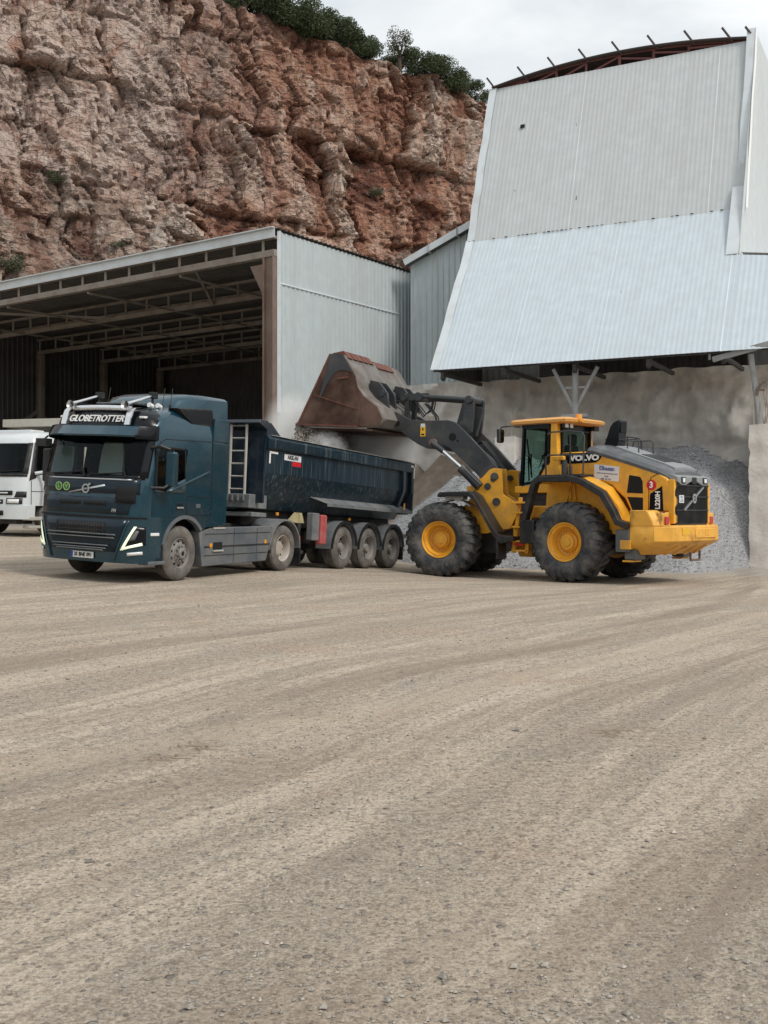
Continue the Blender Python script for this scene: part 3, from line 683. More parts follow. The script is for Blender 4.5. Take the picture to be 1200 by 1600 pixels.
t = MB(MS); t.obox(SP(WID-.15,4.6,4.2), SP(WID-.15,8.8,6.9), .16, .16); t.obox(SP(WID-.15,9.0,6.8), SP(WID-.15,13.0,3.6), .14, .14); t.obox(SP(WID-.15,4.6,4.6), SP(WID-.15,13,4.6), .08, .08); t.build('wall_brace', M_shedsteel, shed)
t = MB(MS); t.obox(SP(-.05,5.0,4.75+1.2), SP(-.05,5.0,4.97+1.2), .10, .04); t.build('vent', M_gap, shed)

# ------------------------------------------------------------------ white tower over the storage bays
T0 = Vector((1.58, 35.9, 0)); TU = Vector((0.886, -0.463, 0)); TW = Vector((0.463, 0.886, 0))
def TP(l, a, z): return T0 + TU*l + TW*a + UP*z
tower = empty('storage_tower', T0); MT = Matrix.Translation(-T0)
tag(tower, 'tall white sheet metal tower with a flared lower skirt and arched roof', 'tower')
nrm_up = (Vector((0,0,1)).cross(TU)); 
def face_n(a, b, c): 
    n = (Vector(b)-Vector(a)).cross(Vector(c)-Vector(a)).normalized()
    return n if n.dot(Vector((0,0,1.6))-Vector(a)) > 0 else -n
zE, zM, zTp = 6.27, 11.17, 17.25
nl = face_n(TP(0,0,zE), TP(9,0,zE), TP(0,3,zM)); nu = face_n(TP(0,3,zM), TP(9,3,zM), TP(0,5.05,zTp))
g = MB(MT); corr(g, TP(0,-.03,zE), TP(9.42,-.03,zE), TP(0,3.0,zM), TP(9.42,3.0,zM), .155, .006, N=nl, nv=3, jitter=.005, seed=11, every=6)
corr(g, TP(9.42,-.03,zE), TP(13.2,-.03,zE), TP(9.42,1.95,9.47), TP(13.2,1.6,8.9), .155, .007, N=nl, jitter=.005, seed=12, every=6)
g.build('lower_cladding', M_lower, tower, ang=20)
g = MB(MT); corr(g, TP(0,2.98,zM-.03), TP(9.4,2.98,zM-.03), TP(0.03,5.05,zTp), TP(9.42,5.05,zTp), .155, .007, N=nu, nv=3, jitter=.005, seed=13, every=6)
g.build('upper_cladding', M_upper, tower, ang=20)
g = MB(MT); corr(g, TP(9.43,1.98,9.45), TP(9.43,14,9.45), TP(9.45,5.1,zTp+.25), TP(9.45,14,zTp+.25), .3, .03, N=TU, seed=14); g.build('side_cladding', M_upper, tower, ang=20)
g = MB(MT); corr(g, TP(9.5,2.0,9.55), TP(9.5,13,9.55), TP(13.2,1.62,8.95), TP(13.2,13,8.95), .3, .03, N=UP, seed=15); g.build('side_skirt', M_flash, tower, ang=20)
g = MB(MT)
for l in [9.75+i*.32 for i in range(11)]: g.obox(TP(l,1.93,9.42-(l-9.4)*.155), TP(l+.2,1.93,9.42-(l-9.2)*.155), .03, .05)
g.build('skirt_clip', M_gap, tower)
g = MB(MT); corr(g, TP(0.02,3,zM-1), TP(0.02,14,zM-1), TP(0.02,5,zTp), TP(0.02,14,zTp), .3, .03, N=-TU, seed=16); corr(g, TP(0.02,0.1,zE), TP(0.02,14,6.27), TP(0.02,3,zM), TP(0.02,14,zM), .3, .03, N=-TU, seed=17)
g.build('far_cladding', M_roofunder, tower, ang=20)
g = MB(MT); corr(g, TP(0,14,6.3), TP(9.4,14,6.3), TP(0,14,zTp), TP(9.4,14,zTp), .3, .03, N=TW, seed=18); corr(g, TP(9.4,14,6.3), TP(9.4,3.8,6.3), TP(9.4,14,10), TP(9.4,3.8,10), .3, .03, N=TU, seed=19); g.build('back_cladding', M_roofunder, tower, ang=20)
# edge flashings
rr = random.Random(4)
def flash(p0, p1, w, n, out, nseg=9, name='edge_flashing', m=None):
    g = MB(MT); p0, p1 = Vector(p0), Vector(p1); d = (p1-p0); side = d.normalized().cross(Vector(n)).normalized(); rows = []
    for k in range(nseg+1):
        a = p0+d*(k/nseg); o1 = Vector(n)*(out+rr.uniform(0,.02)); sh = side*rr.uniform(-.025,.025); rows.append([a-side*w/2+o1+sh, a+side*w/2+o1+sh])
    g.grid(rows); g.build(name, m or M_flash, tower, ang=10)
flash(TP(.12,0,zE), TP(.12,3,zM), .30, nl, .035); flash(TP(.12,3,zM), TP(.15,5.05,zTp), .28, nu, .035)
flash(TP(9.30,3.0,zM-.3), TP(9.35,5.05,zTp+.35), .30, nu, .04, 6); flash(TP(9.25,2.0,zE+3.2), TP(9.25,3.2,zM+.7), .38, nl, .05, 2)
flash(TP(9.47,3.0,zM), TP(9.47,5.05,zTp+.35), .10, (TU-TW*.5).normalized(), .03, 5, 'corner_strip', M_white)
# seams and holes of the cladding
g = MB(MT)
q = lambda l, t, n: TP(l, 3+2.05*t, zM+(zTp-zM)*t) + Vector(nu)*.05
g.f([g.v(q(1.45,.69,0)), g.v(q(1.62,.69,0)), g.v(q(1.62,.715,0)), g.v(q(1.45,.715,0))])
g.build('missing_patch', M_gap, tower)
g = MB(MT)
for l in [0.0+i*.155*1.0 for i in range(61)]: 
    if rr.random() < .55: g.obox(TP(l+.02,2.96,zM-.015)+Vector(nl)*.02, TP(l+.12,2.96,zM-.015)+Vector(nl)*.02, .02, rr.uniform(.01,.03))
g.build('lap_seam', M_gap, tower)
rr = random.Random(8)
for k in range(9):
    l, t = rr.uniform(.8,8.8), rr.uniform(.08,.9); w_, h_ = rr.uniform(.03,.09), rr.uniform(.05,.16)
    g = MB(MT); up_ = k % 2
    q2 = (lambda l, t: TP(l, 3+2.05*t, zM+(zTp-zM)*t) + Vector(nu)*.012) if up_ else (lambda l, t: TP(l, 3.0*t, zE+(zM-zE)*t) + Vector(nl)*.012)
    g.f([g.v(q2(l,t)), g.v(q2(l+w_,t+.002)), g.v(q2(l+w_*.8,t+h_/6)), g.v(q2(l+.01,t+h_/5))]); g.build('scuff', M_dustyplate if k % 3 else M_white, tower)
# arched roof on red trusses
def arch(l): return zTp-.06+.46*(1-((l-4.75)/4.9)**2)
ls = [.12+i*.345 for i in range(28)]
g = MB(MT)
rows = [[TP(l, a, arch(l)+.06) for l in ls] for a in (4.95, 9, 14.2)]
g.grid(rows); g.build('arched_roof', M_darkroof, tower, solid=.05, ang=60)
for a in (5.16,):
    g = MB(MT); lk = [0.25, 1.45, 2.55, 3.65, 4.85, 6.05, 7.25, 8.45, 9.3]
    g.tube([TP(l, a, arch(l)-.0) for l in ls[1:-1]], .035, 6)
    for k, l in enumerate(lk):
        g.obox(TP(l,a,zTp-.8), TP(l,a,arch(l)-.02), .075 if k != 4 else .17, .08)
    for k in range(len(lk)-1):
        l0, l1 = lk[k], lk[k+1]
        if k < 4: g.obox(TP(l0,a,zTp-.10), TP(l1,a,arch(l1)-.06), .065, .065)
        else: g.obox(TP(l0,a,arch(l0)-.12), TP(l1,a,zTp+.04), .065, .065)
    g.build('arch_truss', M_redsteel, tower)
for l in (.15, 1.35, 2.5, 3.65, 4.85, 6.1, 7.35, 8.6, 9.35):
    g = MB(MT); z = arch(l); g.obox(TP(l+.12,5.05,z-.05), TP(l-.2,4.9,z+.42), .07, .05); g.build('purlin_end', M_darkroof, tower)
for a in (7.0, 8.5): 
    g = MB(MT); g.tube([TP(l, a, arch(l)+.02) for l in ls[1:-1]], .05, 5); g.build('roof_rib', M_darkroof, tower)
# steel under the skirt
g = MB(MT)
for k, a in enumerate((.15, 1.1, 2.1)): g.obox(TP(0,a,zE-.22+1.63*a), TP(12.5 if a < 1.9 else 9.3,a,zE-.22+1.63*a), .12, .12)
g.build('skirt_purlins', M_roofunder, tower)
for l in (.3, 2.5, 4.8, 7.1, 9.3):
    g = MB(MT); g.obox(TP(l,.2,zE-.30), TP(l,2.9,zM-.60), .12, .16); g.obox(TP(l,.15,zE-.12), TP(l,3.5,zE-.12), .1, .12); g.build('skirt_rafter', M_roofunder, tower)
# Y shaped posts carrying the eave
def ypost(l, a, zf, lean=0.0, span=.72):
    t = MB(MT); top = zE-.14
    t.cyl(TP(l,a,zf), TP(l+lean,a,zE-.05), .11, .10, 12)
    t.obox(TP(l,a,top-1.35), TP(l-span,a,top), .10, .10); t.obox(TP(l,a,top-1.35), TP(l+span,a,top), .10, .10)
    t.obox(TP(l-.33,a,top-.62), TP(l+.33,a,top-.62), .06, .07); t.box(0,0,0,0.001,0.001,0.001) if False else None
    t.obox(TP(l-.42,a,zf+.0), TP(l+.42,a,zf+.0), .34, .10)
    return t.build('eave_post', M_post, tower)
ypost(4.72, .55, 4.62)
g = MB(MT); g.cyl(TP(10.30,.35,4.1), TP(10.05,.30,zE-.1), .085, .08, 10); g.obox(TP(9.0,.2,zE-.2), TP(11.6,-.1,zE+.33), .10, .16); g.obox(TP(8.9,.2,zE-.2), TP(8.9,.2,zE+.05), .06, .06); g.build('eave_post', M_post, tower)
g = MB(MT); g.cyl(TP(10.22,.25,5.0), TP(10.34,.22,5.3), .05, .04, 8); g.cyl(TP(10.2,.24,5.12), TP(10.44,.24,5.12), .03, n=8); g.cyl(TP(10.36,.22,5.3), TP(10.47,.22,5.36), .03, n=8); g.build('valve', M_rustcol, tower)

# ------------------------------------------------------------------ sheet clad building between shed and tower
side = empty('lean_to_building', TP(-2.90,4.3,0)); MB2 = Matrix.Translation(-side.location)
tag(side, 'white ribbed building with a sloping grey roof edge wedged between shed and tower', 'building')
g = MB(MB2); corr(g, TP(-2.90,4.3,6.28), TP(2.2,4.3,6.28), TP(-2.90,4.3,10.90), TP(2.2,4.3,13.0), .235, .03, N=-TW, jitter=.004, seed=21, every=4); g.build('front_wall', M_shedwall, side, ang=20)
g = MB(MB2); corr(g, TP(-2.90,4.3,6.28), TP(-2.90,13,6.28), TP(-2.90,4.3,10.85), TP(-2.90,13,10.85), .235, .03, N=-TU, seed=22); g.build('end_wall', M_shedwall, side, ang=20)
sl = Vector((TU.x, TU.y, .45)).normalized()
g = MB(MB2); P = lambda l, a, dz=0: TP(l, a, 10.88+(l+3.0)*.415+dz)
c8 = [P(-3.0,4.0), P(2.2,4.0), P(2.2,13), P(-3.0,13)]
lo = [g.v(p) for p in c8]; hi = [g.v(p+UP*.16) for p in c8]
g.f(lo[::-1]); g.f(hi); [g.f([lo[i], lo[(i+1)%4], hi[(i+1)%4], hi[i]]) for i in range(4)]
g.build('roof', M_dustyplate, side)
for l in (-2.0, -.85, .4):
    g = MB(MB2); g.obox(P(l,3.95,-.04), P(l,4.4,-.04), .07, .07); g.obox(P(l,3.95,-.06), P(l,3.95,.22), .06, .03); g.build('roof_bracket', M_post, side)
g = MB(MB2); g.obox(P(-3.02,3.98,.09), P(2.2,3.98,.09), .02, .24); g.build('roof_edge', M_flash, side)

# ------------------------------------------------------------------ storage bays: back wall, partitions, heaps
bay = MB(); nU, nZ = 170, 60; rows = []
for j in range(nZ+1):
    z = -0.2 + 6.5*j/nZ; row = []
    for i in range(nU+1):
        l = -5.5 + 19.5*i/nU; zz = z
        k = max(0.0, min(1.0, (z-3.6)/.5))
        o = .25*k + k*(.38*noise.noise(Vector((l*.55, z*.8, 1))) + -.50*abs(noise.noise(Vector((l*.9, z*1.1, 2)))) - .20*abs(noise.noise(Vector((l*3, z*2.5, 6)))) ) + .02*noise.noise(Vector((l*4, z*4, 4)))
        for zj in (1.35, 2.65, 3.75):
            if abs(z-zj) < .06: o -= .05
        if k == 0 and abs(((l+40) % 2.44)-1.22) < .06: o -= .05
        if j == nZ: zz += .10*noise.noise(Vector((l*1.3, 0, 7)))
        row.append(TP(l, 3.75-o, zz))
    rows.append(row)
rows.append([TP(-5.5+19.5*i/nU, 4.3, 6.3) for i in range(nU+1)]); rows.append([TP(-5.5+19.5*i/nU, 4.3, -.2) for i in range(nU+1)])
bay.grid(rows); bo = bay.build('bay_wall', M_bay, ang=60)
tag(bo, 'long rough brownish concrete wall at the back of the storage bays', 'wall')

def rough_block(mb, l0, l1, a0, a1, z0, z1, seed, amp=.035):
    """cast concrete panel with worn faces"""
    ring = []
    nl_, na_ = max(2, int((l1-l0)/.12)), max(2, int((a1-a0)/.4))
    pts = [(l0+(l1-l0)*i/nl_, a0) for i in range(nl_)] + [(l1, a0+(a1-a0)*i/na_) for i in range(na_)] + [(l1-(l1-l0)*i/nl_, a1) for i in range(nl_)] + [(l0, a1-(a1-a0)*i/na_) for i in range(na_)]
    rings = []; n = 26
    cl, ca = (l0+l1)/2, (a0+a1)/2
    for j in range(n+1):
        z = z0+(z1-z0)*j/n; r = []
        for (l, a) in pts:
            p = Vector((l*3+seed, a*3, z*2.2)); k = amp*noise.noise(p) + amp*.8*min(0, noise.noise(p*2.3))
            corner = (abs(l-cl) > (l1-l0)/2-.01) and (abs(a-ca) > (a1-a0)/2-.01)
            if corner: k -= amp*1.1*abs(noise.noise(Vector((seed, z*3.5, l))))
            r.append(TP(l+(k if l > cl else -k), a-(k if a < ca else -k), z + (0.03*noise.noise(Vector((l*5, a*2, seed))) if j == n else 0)))
        rings.append(r)
    mb.loft(rings); return mb
def rebars(l0, l1, a0, a1, z, seed, n, parent, hmin=.35, hmax=.95):
    rr = random.Random(seed)
    for k in range(n):
        l, a = rr.uniform(l0, l1), rr.uniform(a0, a1); h = rr.uniform(hmin, hmax); b = MB()
        dx, dy = rr.uniform(-.14,.14), rr.uniform(-.1,.1)
        b.tube([TP(l,a,z-.1), TP(l+dx*.4,a+dy*.4,z+h*.5), TP(l+dx,a+dy,z+h)], .014, 5); b.build('rebar', M_rebar, parent)
pw = rough_block(MB(), 10.02, 10.70, .1, 3.6, -.1, 4.12, 3).build('partition_wall', M_concrete, ang=50)
tag(pw, 'pale concrete partition wall with bent rebar on top and a steel post standing on it', 'partition wall', 'bay partition walls')
rebars(10.1, 10.6, .2, .9, 4.12, 5, 9, pw, .5, 1.3)
pw2 = rough_block(MB(), 2.10, 2.78, .3, 3.6, -.1, 4.02, 9).build('partition_wall', M_concrete, ang=50)
tag(pw2, 'pale concrete partition wall with upright rebar seen behind the loader cab', 'partition wall', 'bay partition walls')
rebars(2.13, 2.75, .35, 1.6, 4.02, 6, 12, pw2, .4, 1.0)

M_grav = mat('blue_grey_gravel', (0.205, 0.207, 0.215), 0.95, dirt=(0.42,0.42,0.425), damt=0.9, dscale=22, dlo=.42, dhi=.62, var=0.12, bump=0.9, bscale=22)
M_sand = mat('brown_crushed_sand', (0.285, 0.225, 0.175), 0.95, dirt=(0.20,0.155,0.12), damt=0.7, dscale=2.5, dlo=.4, dhi=.65, var=0.15, bump=0.6, bscale=12)
def heap(name, m, peaks, l0, l1, a0, a1, slope, label, step=.16, rough=.07, stones=0):
    mb = MB(); nl_, na_ = int((l1-l0)/step), int((a1-a0)/step); vmap = {}
    for j in range(na_+1):
        for i in range(nl_+1):
            l, a = l0+(l1-l0)*i/nl_, a0+(a1-a0)*j/na_; h = -9
            wl = l+.35*noise.noise(Vector((l*.6, a*.6, 3))); wa = a+.35*noise.noise(Vector((l*.6, a*.6, 8)))
            for (pl, pa, ph) in peaks: h = max(h, ph - slope*math.hypot(wl-pl, wa-pa) - .0)
            cut = 9.1 + .85*max(0.0, min(1.0, (a-.1)/.4)); h -= max(0.0, l-cut)*2.2
            h += rough*noise.noise(Vector((l*2.1, a*2.1, 5))) + rough*.5*noise.noise(Vector((l*6, a*6, 1)))
            # soften the top
            p = TP(l, a, 0); zg = gz(p.x, p.y)
            vmap[i, j] = (p.x, p.y, max(h, zg-.6)) if h > zg-.9 else None
    vv = {k: mb.v(p) for k, p in vmap.items() if p}
    for j in range(na_):
        for i in range(nl_):
            q_ = [(i,j),(i+1,j),(i+1,j+1),(i,j+1)]
            q_ = [vv[k] for k in q_ if k in vv]
            if len(q_) >= 3: mb.f(q_)
    if stones:
        rs_ = random.Random(5); keys = [k for k, p in vmap.items() if p and p[2] > gz(p[0], p[1])-.1]
        for _ in range(stones):
            x, y, z = vmap[rs_.choice(keys)]; x += rs_.uniform(-.1,.1); y += rs_.uniform(-.1,.1); s = .009+.018*rs_.random()**2
            k = [mb.v((x+dx*s*rs_.uniform(.6,1.3), y+dy*s*rs_.uniform(.6,1.3), z+.008+dz*s*rs_.uniform(.5,1.1))) for dx, dy, dz in OCT]
            for q_ in OF: mb.f([k[j] for j in q_])
    o = mb.build(name, m, ang=40); tag(o, label, 'heap'); return o
heap('gravel_heap', M_grav, [(4.8+i*.2, 1.7, 3.65) for i in range(18)] + [(8.8,1.8,3.4),(9.4,2.1,3.2),(9.9,2.1,3.0),(4.0,1.2,3.6),(3.2,.5,3.5),(2.4,-.2,3.25),(1.8,-.4,3.0),(1.25,-.5,2.75),(.6,-.5,2.4),(0,-.5,2.0),(-.6,-.5,1.6)], -4.5, 14.0, -5.5, 3.9, .70, 'large blue grey gravel heap spilling out of the bay behind the loader', rough=.10, stones=34000)
heap('sand_heap', M_sand, [(-1.2+i*.25, 3.6, 3.75) for i in range(9)] + [(-2.5,3.6,3.5),(1.8,3.6,3.9)], -6.5, 2.9, -2.5, 3.9, .95, 'brown sand heap against the bay wall behind the rear of the trailer', rough=.05)
# ------------------------------------------------------------------ lorry wheels (axle along y, outer face at y = 0)
def truck_wheel(parent, kind, Rr=.515, w=.30):
    wh = empty('wheel', parent=parent)
    def tyre(y0):
        p = [(.290, -.035), (.315, -.012), (.37, .0), (.43, -.004), (.475, -.022), (Rr-.012, -.045), (Rr, -.06)]
        q = -.06
        ng = 4
        for k in range(ng):
            a = q - (w-.12)*(k+.5)/ng
            p += [(Rr, a+.014), (Rr-.018, a+.010), (Rr-.018, a-.010), (Rr, a-.014)]
        p += [(Rr, -w+.06), (Rr-.012, -w+.045), (.475, -w+.022), (.43, -w+.004), (.37, -w), (.315, -w+.012), (.290, -w+.035)]
        return [(r, y+y0) for r, y in p]
    g = MB(); g.lathe(tyre(0), n=56, closed=True)
    if kind == 'drive': g.lathe(tyre(-.34), n=48, closed=True)
    g.build('tyre', M_rubber, wh, ang=30)
    g = MB()
    if kind == 'steer':
        g.lathe([(.30,-.25),(.30,-.035),(.285,-.022),(.272,-.04),(.262,-.075),(.235,-.070),(.175,-.035),(.172,-.022),(.115,-.022),(.105,.030),(.085,.045),(.05,.045),(.04,.035)], n=48)
        for k in range(10):
            a = 2*math.pi*k/10; g.cyl((math.cos(a)*.140,-.022,math.sin(a)*.140), (math.cos(a)*.140,.022,math.sin(a)*.140), .016, n=8)
            g.cyl((math.cos(a+.3)*.218,-.066,math.sin(a+.3)*.218), (math.cos(a+.3)*.218,-.052,math.sin(a+.3)*.218), .028, .024, n=10, mi=1)
        g.cyl((0,.03,0),(0,.05,0),.035,n=14,mi=1)
        g.build('rim', [M_rimgrey, M_gap], wh, ang=35)
    elif kind == 'drive':
        g.lathe([(.30,-.30),(.30,-.035),(.287,-.02),(.270,-.04),(.255,-.10),(.245,-.17),(.185,-.185),(.16,-.18),(.15,-.13),(.13,-.12),(.05,-.12)], n=48)
        for k in range(10):
            a = 2*math.pi*k/10; g.cyl((math.cos(a)*.165,-.185,math.sin(a)*.165), (math.cos(a)*.165,-.15,math.sin(a)*.165), .016, n=8)
            g.cyl((math.cos(a+.3)*.212,-.183,math.sin(a+.3)*.212), (math.cos(a+.3)*.212,-.170,math.sin(a+.3)*.212), .027, n=10, mi=1)
        g.build('rim', [M_rimpale, M_gap], wh, ang=35)
    else:
        g.lathe([(.30,-.30),(.30,-.035),(.287,-.02),(.270,-.045),(.262,-.10),(.245,-.155),(.20,-.165),(.185,-.16),(.11,-.16),(.10,-.07),(.085,-.05),(.03,-.05)], n=48)
        for k in range(10):
            a = 2*math.pi*k/10; g.cyl((math.cos(a)*.150,-.165,math.sin(a)*.150), (math.cos(a)*.150,-.125,math.sin(a)*.150), .016, n=8)
            g.cyl((math.cos(a+.3)*.222,-.163,math.sin(a+.3)*.222), (math.cos(a+.3)*.222,-.150,math.sin(a+.3)*.222), .025, n=10, mi=1)
        g.build('rim', [M_rimgrey, M_gap], wh, ang=35)
    return wh
def put(wh, x, y, z, flip=False):
    wh.location = (x, y, z); wh.rotation_euler = (0, random.uniform(0, 6), math.pi if flip else 0); wh.rotation_mode = 'ZYX' if False else 'XYZ'
    return wh

# ------------------------------------------------------------------ cab shell from level rings
class Cab:
    def __init__(s, ztab, ftab, wtab, xr, bow, rnd_):
        s.z, s.fx_, s.w_, s.xr, s.bow, s.rnd = ztab, ftab, wtab, xr, bow, rnd_
    def W(s, z): return float(np.interp(z, s.z, s.w_))
    def fx(s, y, z):
        t = min(1.0, abs(y)/s.W(z)); return float(np.interp(z, s.z, s.fx_)) - s.bow*t*t - s.rnd*t**6
    def shell(s, zs, ss, holes):
        """holes = (t limit, z0, z1) for the windscreen, (i0, i1, z0, z1) for the side windows"""
        ts = [.97, .93, .86, .75, .6, .4, .2, 0]; ts = ts + [-t for t in ts[-2::-1]]
        g = MB(); rings = []
        for z in zs:
            W = s.W(z); xe = s.fx(W, z); r = []
            left = [(s.xr+(xe-s.xr)*k, W, z) for k in ss]
            front = [(s.fx(t*W, z), t*W, z) for t in ts]
            right = [(x, -y, z) for x, y, z in left[::-1]]
            rings.append([g.v(p) for p in left+front+right])
        n, nl_ = len(rings[0]), len(ss)
        tl, (wz0, wz1), (i0, i1, sz0, sz1) = holes
        for j in range(len(zs)-1):
            zc = (zs[j]+zs[j+1])/2
            for i in range(n):
                if nl_ <= i < nl_+len(ts)-1 and wz0 < zc < wz1:
                    if max(abs(ts[i-nl_]), abs(ts[i-nl_+1])) <= tl+1e-6: continue
                if sz0 < zc < sz1 and (i0 <= i < i1 or i0 <= n-2-i < i1): continue
                g.f([rings[j][i], rings[j][(i+1)%n], rings[j+1][(i+1)%n], rings[j+1][i]])
        g.f(rings[-1]); return g
    def fq(s, g, c, nu=10, nv=3, off=.008, mi=0):
        """patch on the front, c = four (y, z) corners"""
        rows = []
        for j in range(nv+1):
            r = []
            for i in range(nu+1):
                u, v = i/nu, j/nv
                y = (c[0][0]*(1-u)+c[1][0]*u)*(1-v) + (c[3][0]*(1-u)+c[2][0]*u)*v
                z = (c[0][1]*(1-u)+c[1][1]*u)*(1-v) + (c[3][1]*(1-u)+c[2][1]*u)*v
                r.append((s.fx(y, z)+off, y, z))
            rows.append(r)
        g.grid(rows, mi); return g
    def sq(s, g, c, sgn=1, nu=4, nv=4, off=.006, mi=0):
        """patch on a side, c = four (x, z) corners"""
        rows = []
        for j in range(nv+1):
            r = []
            for i in range(nu+1):
                u, v = i/nu, j/nv
                x = (c[0][0]*(1-u)+c[1][0]*u)*(1-v) + (c[3][0]*(1-u)+c[2][0]*u)*v
                z = (c[0][1]*(1-u)+c[1][1]*u)*(1-v) + (c[3][1]*(1-u)+c[2][1]*u)*v
                r.append((x, sgn*(s.W(z)+off), z))
            rows.append(r)
        g.grid(rows, mi); return g

# ------------------------------------------------------------------ teal tractor unit
trk = empty('tractor_unit', (-4.926, 21.03, .36), (R(-2.7), 0, R(244)))
tag(trk, 'dark teal articulated lorry tractor with chrome roof horns and sun visor', 'lorry')
K = Cab([.36,.6,1.2,1.6,1.9,2.75,2.85,3.0,3.12,3.22,3.28], [1.37,1.40,1.40,1.375,1.34,1.12,1.08,.97,.74,.40,.05],
        [1.21,1.235,1.24,1.24,1.24,1.215,1.20,1.17,1.12,1.03,.85], -1.30, .06, .28)
zs = [1.20,1.4,1.55,1.68,1.90,2.1,2.3,2.47,2.6,2.72,2.80,2.86,2.93,3.0,3.06,3.12,3.17,3.22,3.26,3.28]
ss = [0,.191,.391,.574,.76,.957,.985]
cab = K.shell(zs, ss, (.93, (1.90, 2.72), (3, 5, 1.68, 2.47))).build('cab', M_teal, trk, ang=50)
# lower front and wheel arch
g = MB(); rings = []
for z in (.36,.42,.6,.9,1.1,1.2):
    W = K.W(z); ts = [1,.985,.95,.9,.82,.7,.5,.25,0]; ts = ts+[-t for t in ts[-2::-1]]
    rings.append([(.66, W, z)] + [(K.fx(t*W, z), t*W, z) for t in ts] + [(.66, -W, z)])
g.loft(rings); g.build('bumper', M_teal, trk, ang=50)
arch_i = [(-.03+.64*math.cos(a), .54+.64*math.sin(a)) for a in [R(t) for t in range(18, 145, 9)]]
for sg in (1, -1):
    y0, y1 = sorted((sg*1.10, sg*1.236))
    g = MB(); g.prism([(.66,.72),(.66,1.205),(-1.30,1.205),(-1.30,1.04),(-.72,1.00)] + arch_i[::-1], 'y', y0, y1); g.build('arch_panel', M_teal, trk)
    g = MB(); rings = []
    for a in [R(t) for t in range(14, 150, 8)]:
        c, s_ = math.cos(a), math.sin(a); rings.append([(-.03+r*c, sg*y, .54+r*s_) for r, y in ((.63,1.255),(.70,1.255),(.70,1.15),(.63,1.15))])
    g.loft(rings); g.build('arch_trim', M_skirt, trk)
    g = MB(); g.box(.56, min(sg*.95,sg*1.22), .36, .80, max(sg*.95,sg*1.22), .68); g.build('step_well', M_teal_dark, trk, bevel=.02)
    g = MB(); g.box(.52, min(sg*.98,sg*1.245), .33, 1.0, max(sg*.98,sg*1.245), .40); g.build('step', M_skirt, trk, bevel=.02)
g = MB(); g.box(-.62,-.88,.45,.62,.88,1.22); g.box(-1.28,-1.0,.75,-.62,1.0,1.2); g.build('wheel_housing', M_gap, trk)
# front panels
g = MB(); K.fq(g, [(-1.13,1.60),(1.13,1.60),(1.12,1.885),(-1.12,1.885)], 16, 3, .012); g.build('nose_panel', M_teal_dark, trk, solid=.012)
g = MB(); K.fq(g, [(-.98,1.235),(.98,1.235),(1.02,1.53),(-1.02,1.53)], 16, 3, .014); g.build('upper_grille', M_teal_dark, trk, solid=.016)
g = MB()
for a, b in ((-.52,-.04),(.06,.54)):
    K.fq(g, [(a,1.385),(b,1.385),(b,1.46),(a,1.46)], 6, 1, .030)
g.build('grille_slot', M_gap, trk, solid=.012)
g = MB(); K.fq(g, [(-1.235,1.165),(1.235,1.165),(1.235,1.20),(-1.235,1.20)], 24, 1, .010); g.build('bonnet_gap', M_gap, trk, solid=.01)
lg = MB(); K.fq(lg, [(-.70,.56),(.76,.56),(.98,1.14),(-.98,1.14)], 16, 4, .012); lower = lg.build('lower_grille', M_teal_dark, trk, solid=.016)
g = MB()
for i in range(29):
    y = -.50+i*.036; K.fq(g, [(y,.80),(y+.016,.80),(y+.016,1.07),(y,1.07)], 1, 3, .026)
for z in (.86,.93,1.0): K.fq(g, [(-.52,z),(.52,z),(.52,z+.012),(-.52,z+.012)], 10, 1, .028)
g.build('grille_mesh', M_black, lower, solid=.012)
g = MB(); K.fq(g, [(-.58,.79),(.58,.79),(.58,1.08),(-.58,1.08)], 10, 2, .019); g.build('grille_mesh', M_gap, lower, solid=.006)
g = MB()
for z, a in ((.86,.80),(.80,.78),(.66,.66),(.61,.62),(.575,.56)): K.fq(g, [(-a,z),(a,z),(a-.03,z+.022),(-a+.03,z+.022)], 12, 1, .045)
g.build('grille_bar', M_skirt, lower, solid=.03)
for sg in (1,-1):
    g = MB(); K.fq(g, [(sg*.72,.40),(sg*.745,.40),(sg*1.015,1.15),(sg*.99,1.15)], 1, 8, .016); g.build('bumper_crease', M_teal, trk, solid=.02)
    hb = MB(); K.fq(hb, [(sg*.87,.585),(sg*1.225,.70),(sg*1.225,1.02),(sg*1.10,1.045)], 6, 5, .012); hl = hb.build('headlight', M_blackgloss, trk, solid=.014)
    g = MB(); K.fq(g, [(sg*.875,.60),(sg*.925,.60),(sg*1.125,1.03),(sg*1.085,1.03)], 2, 6, .028); K.fq(g, [(sg*.885,.595),(sg*.90,.64),(sg*1.19,.745),(sg*1.20,.695)], 4, 2, .028); g.build('light_strip', M_drl, hl, solid=.012)
    g = MB(); K.fq(g, [(sg*1.0,.76),(sg*1.10,.79),(sg*1.15,.95),(sg*1.11,.96)], 3, 3, .022); g.build('lens', M_skirt, hl, solid=.01)
    g = MB(); K.fq(g, [(sg*.98,.50),(sg*1.19,.53),(sg*1.19,.585),(sg*.98,.555)], 3, 1, .014); fl = g.build('fog_light', M_lampw, trk, solid=.02)
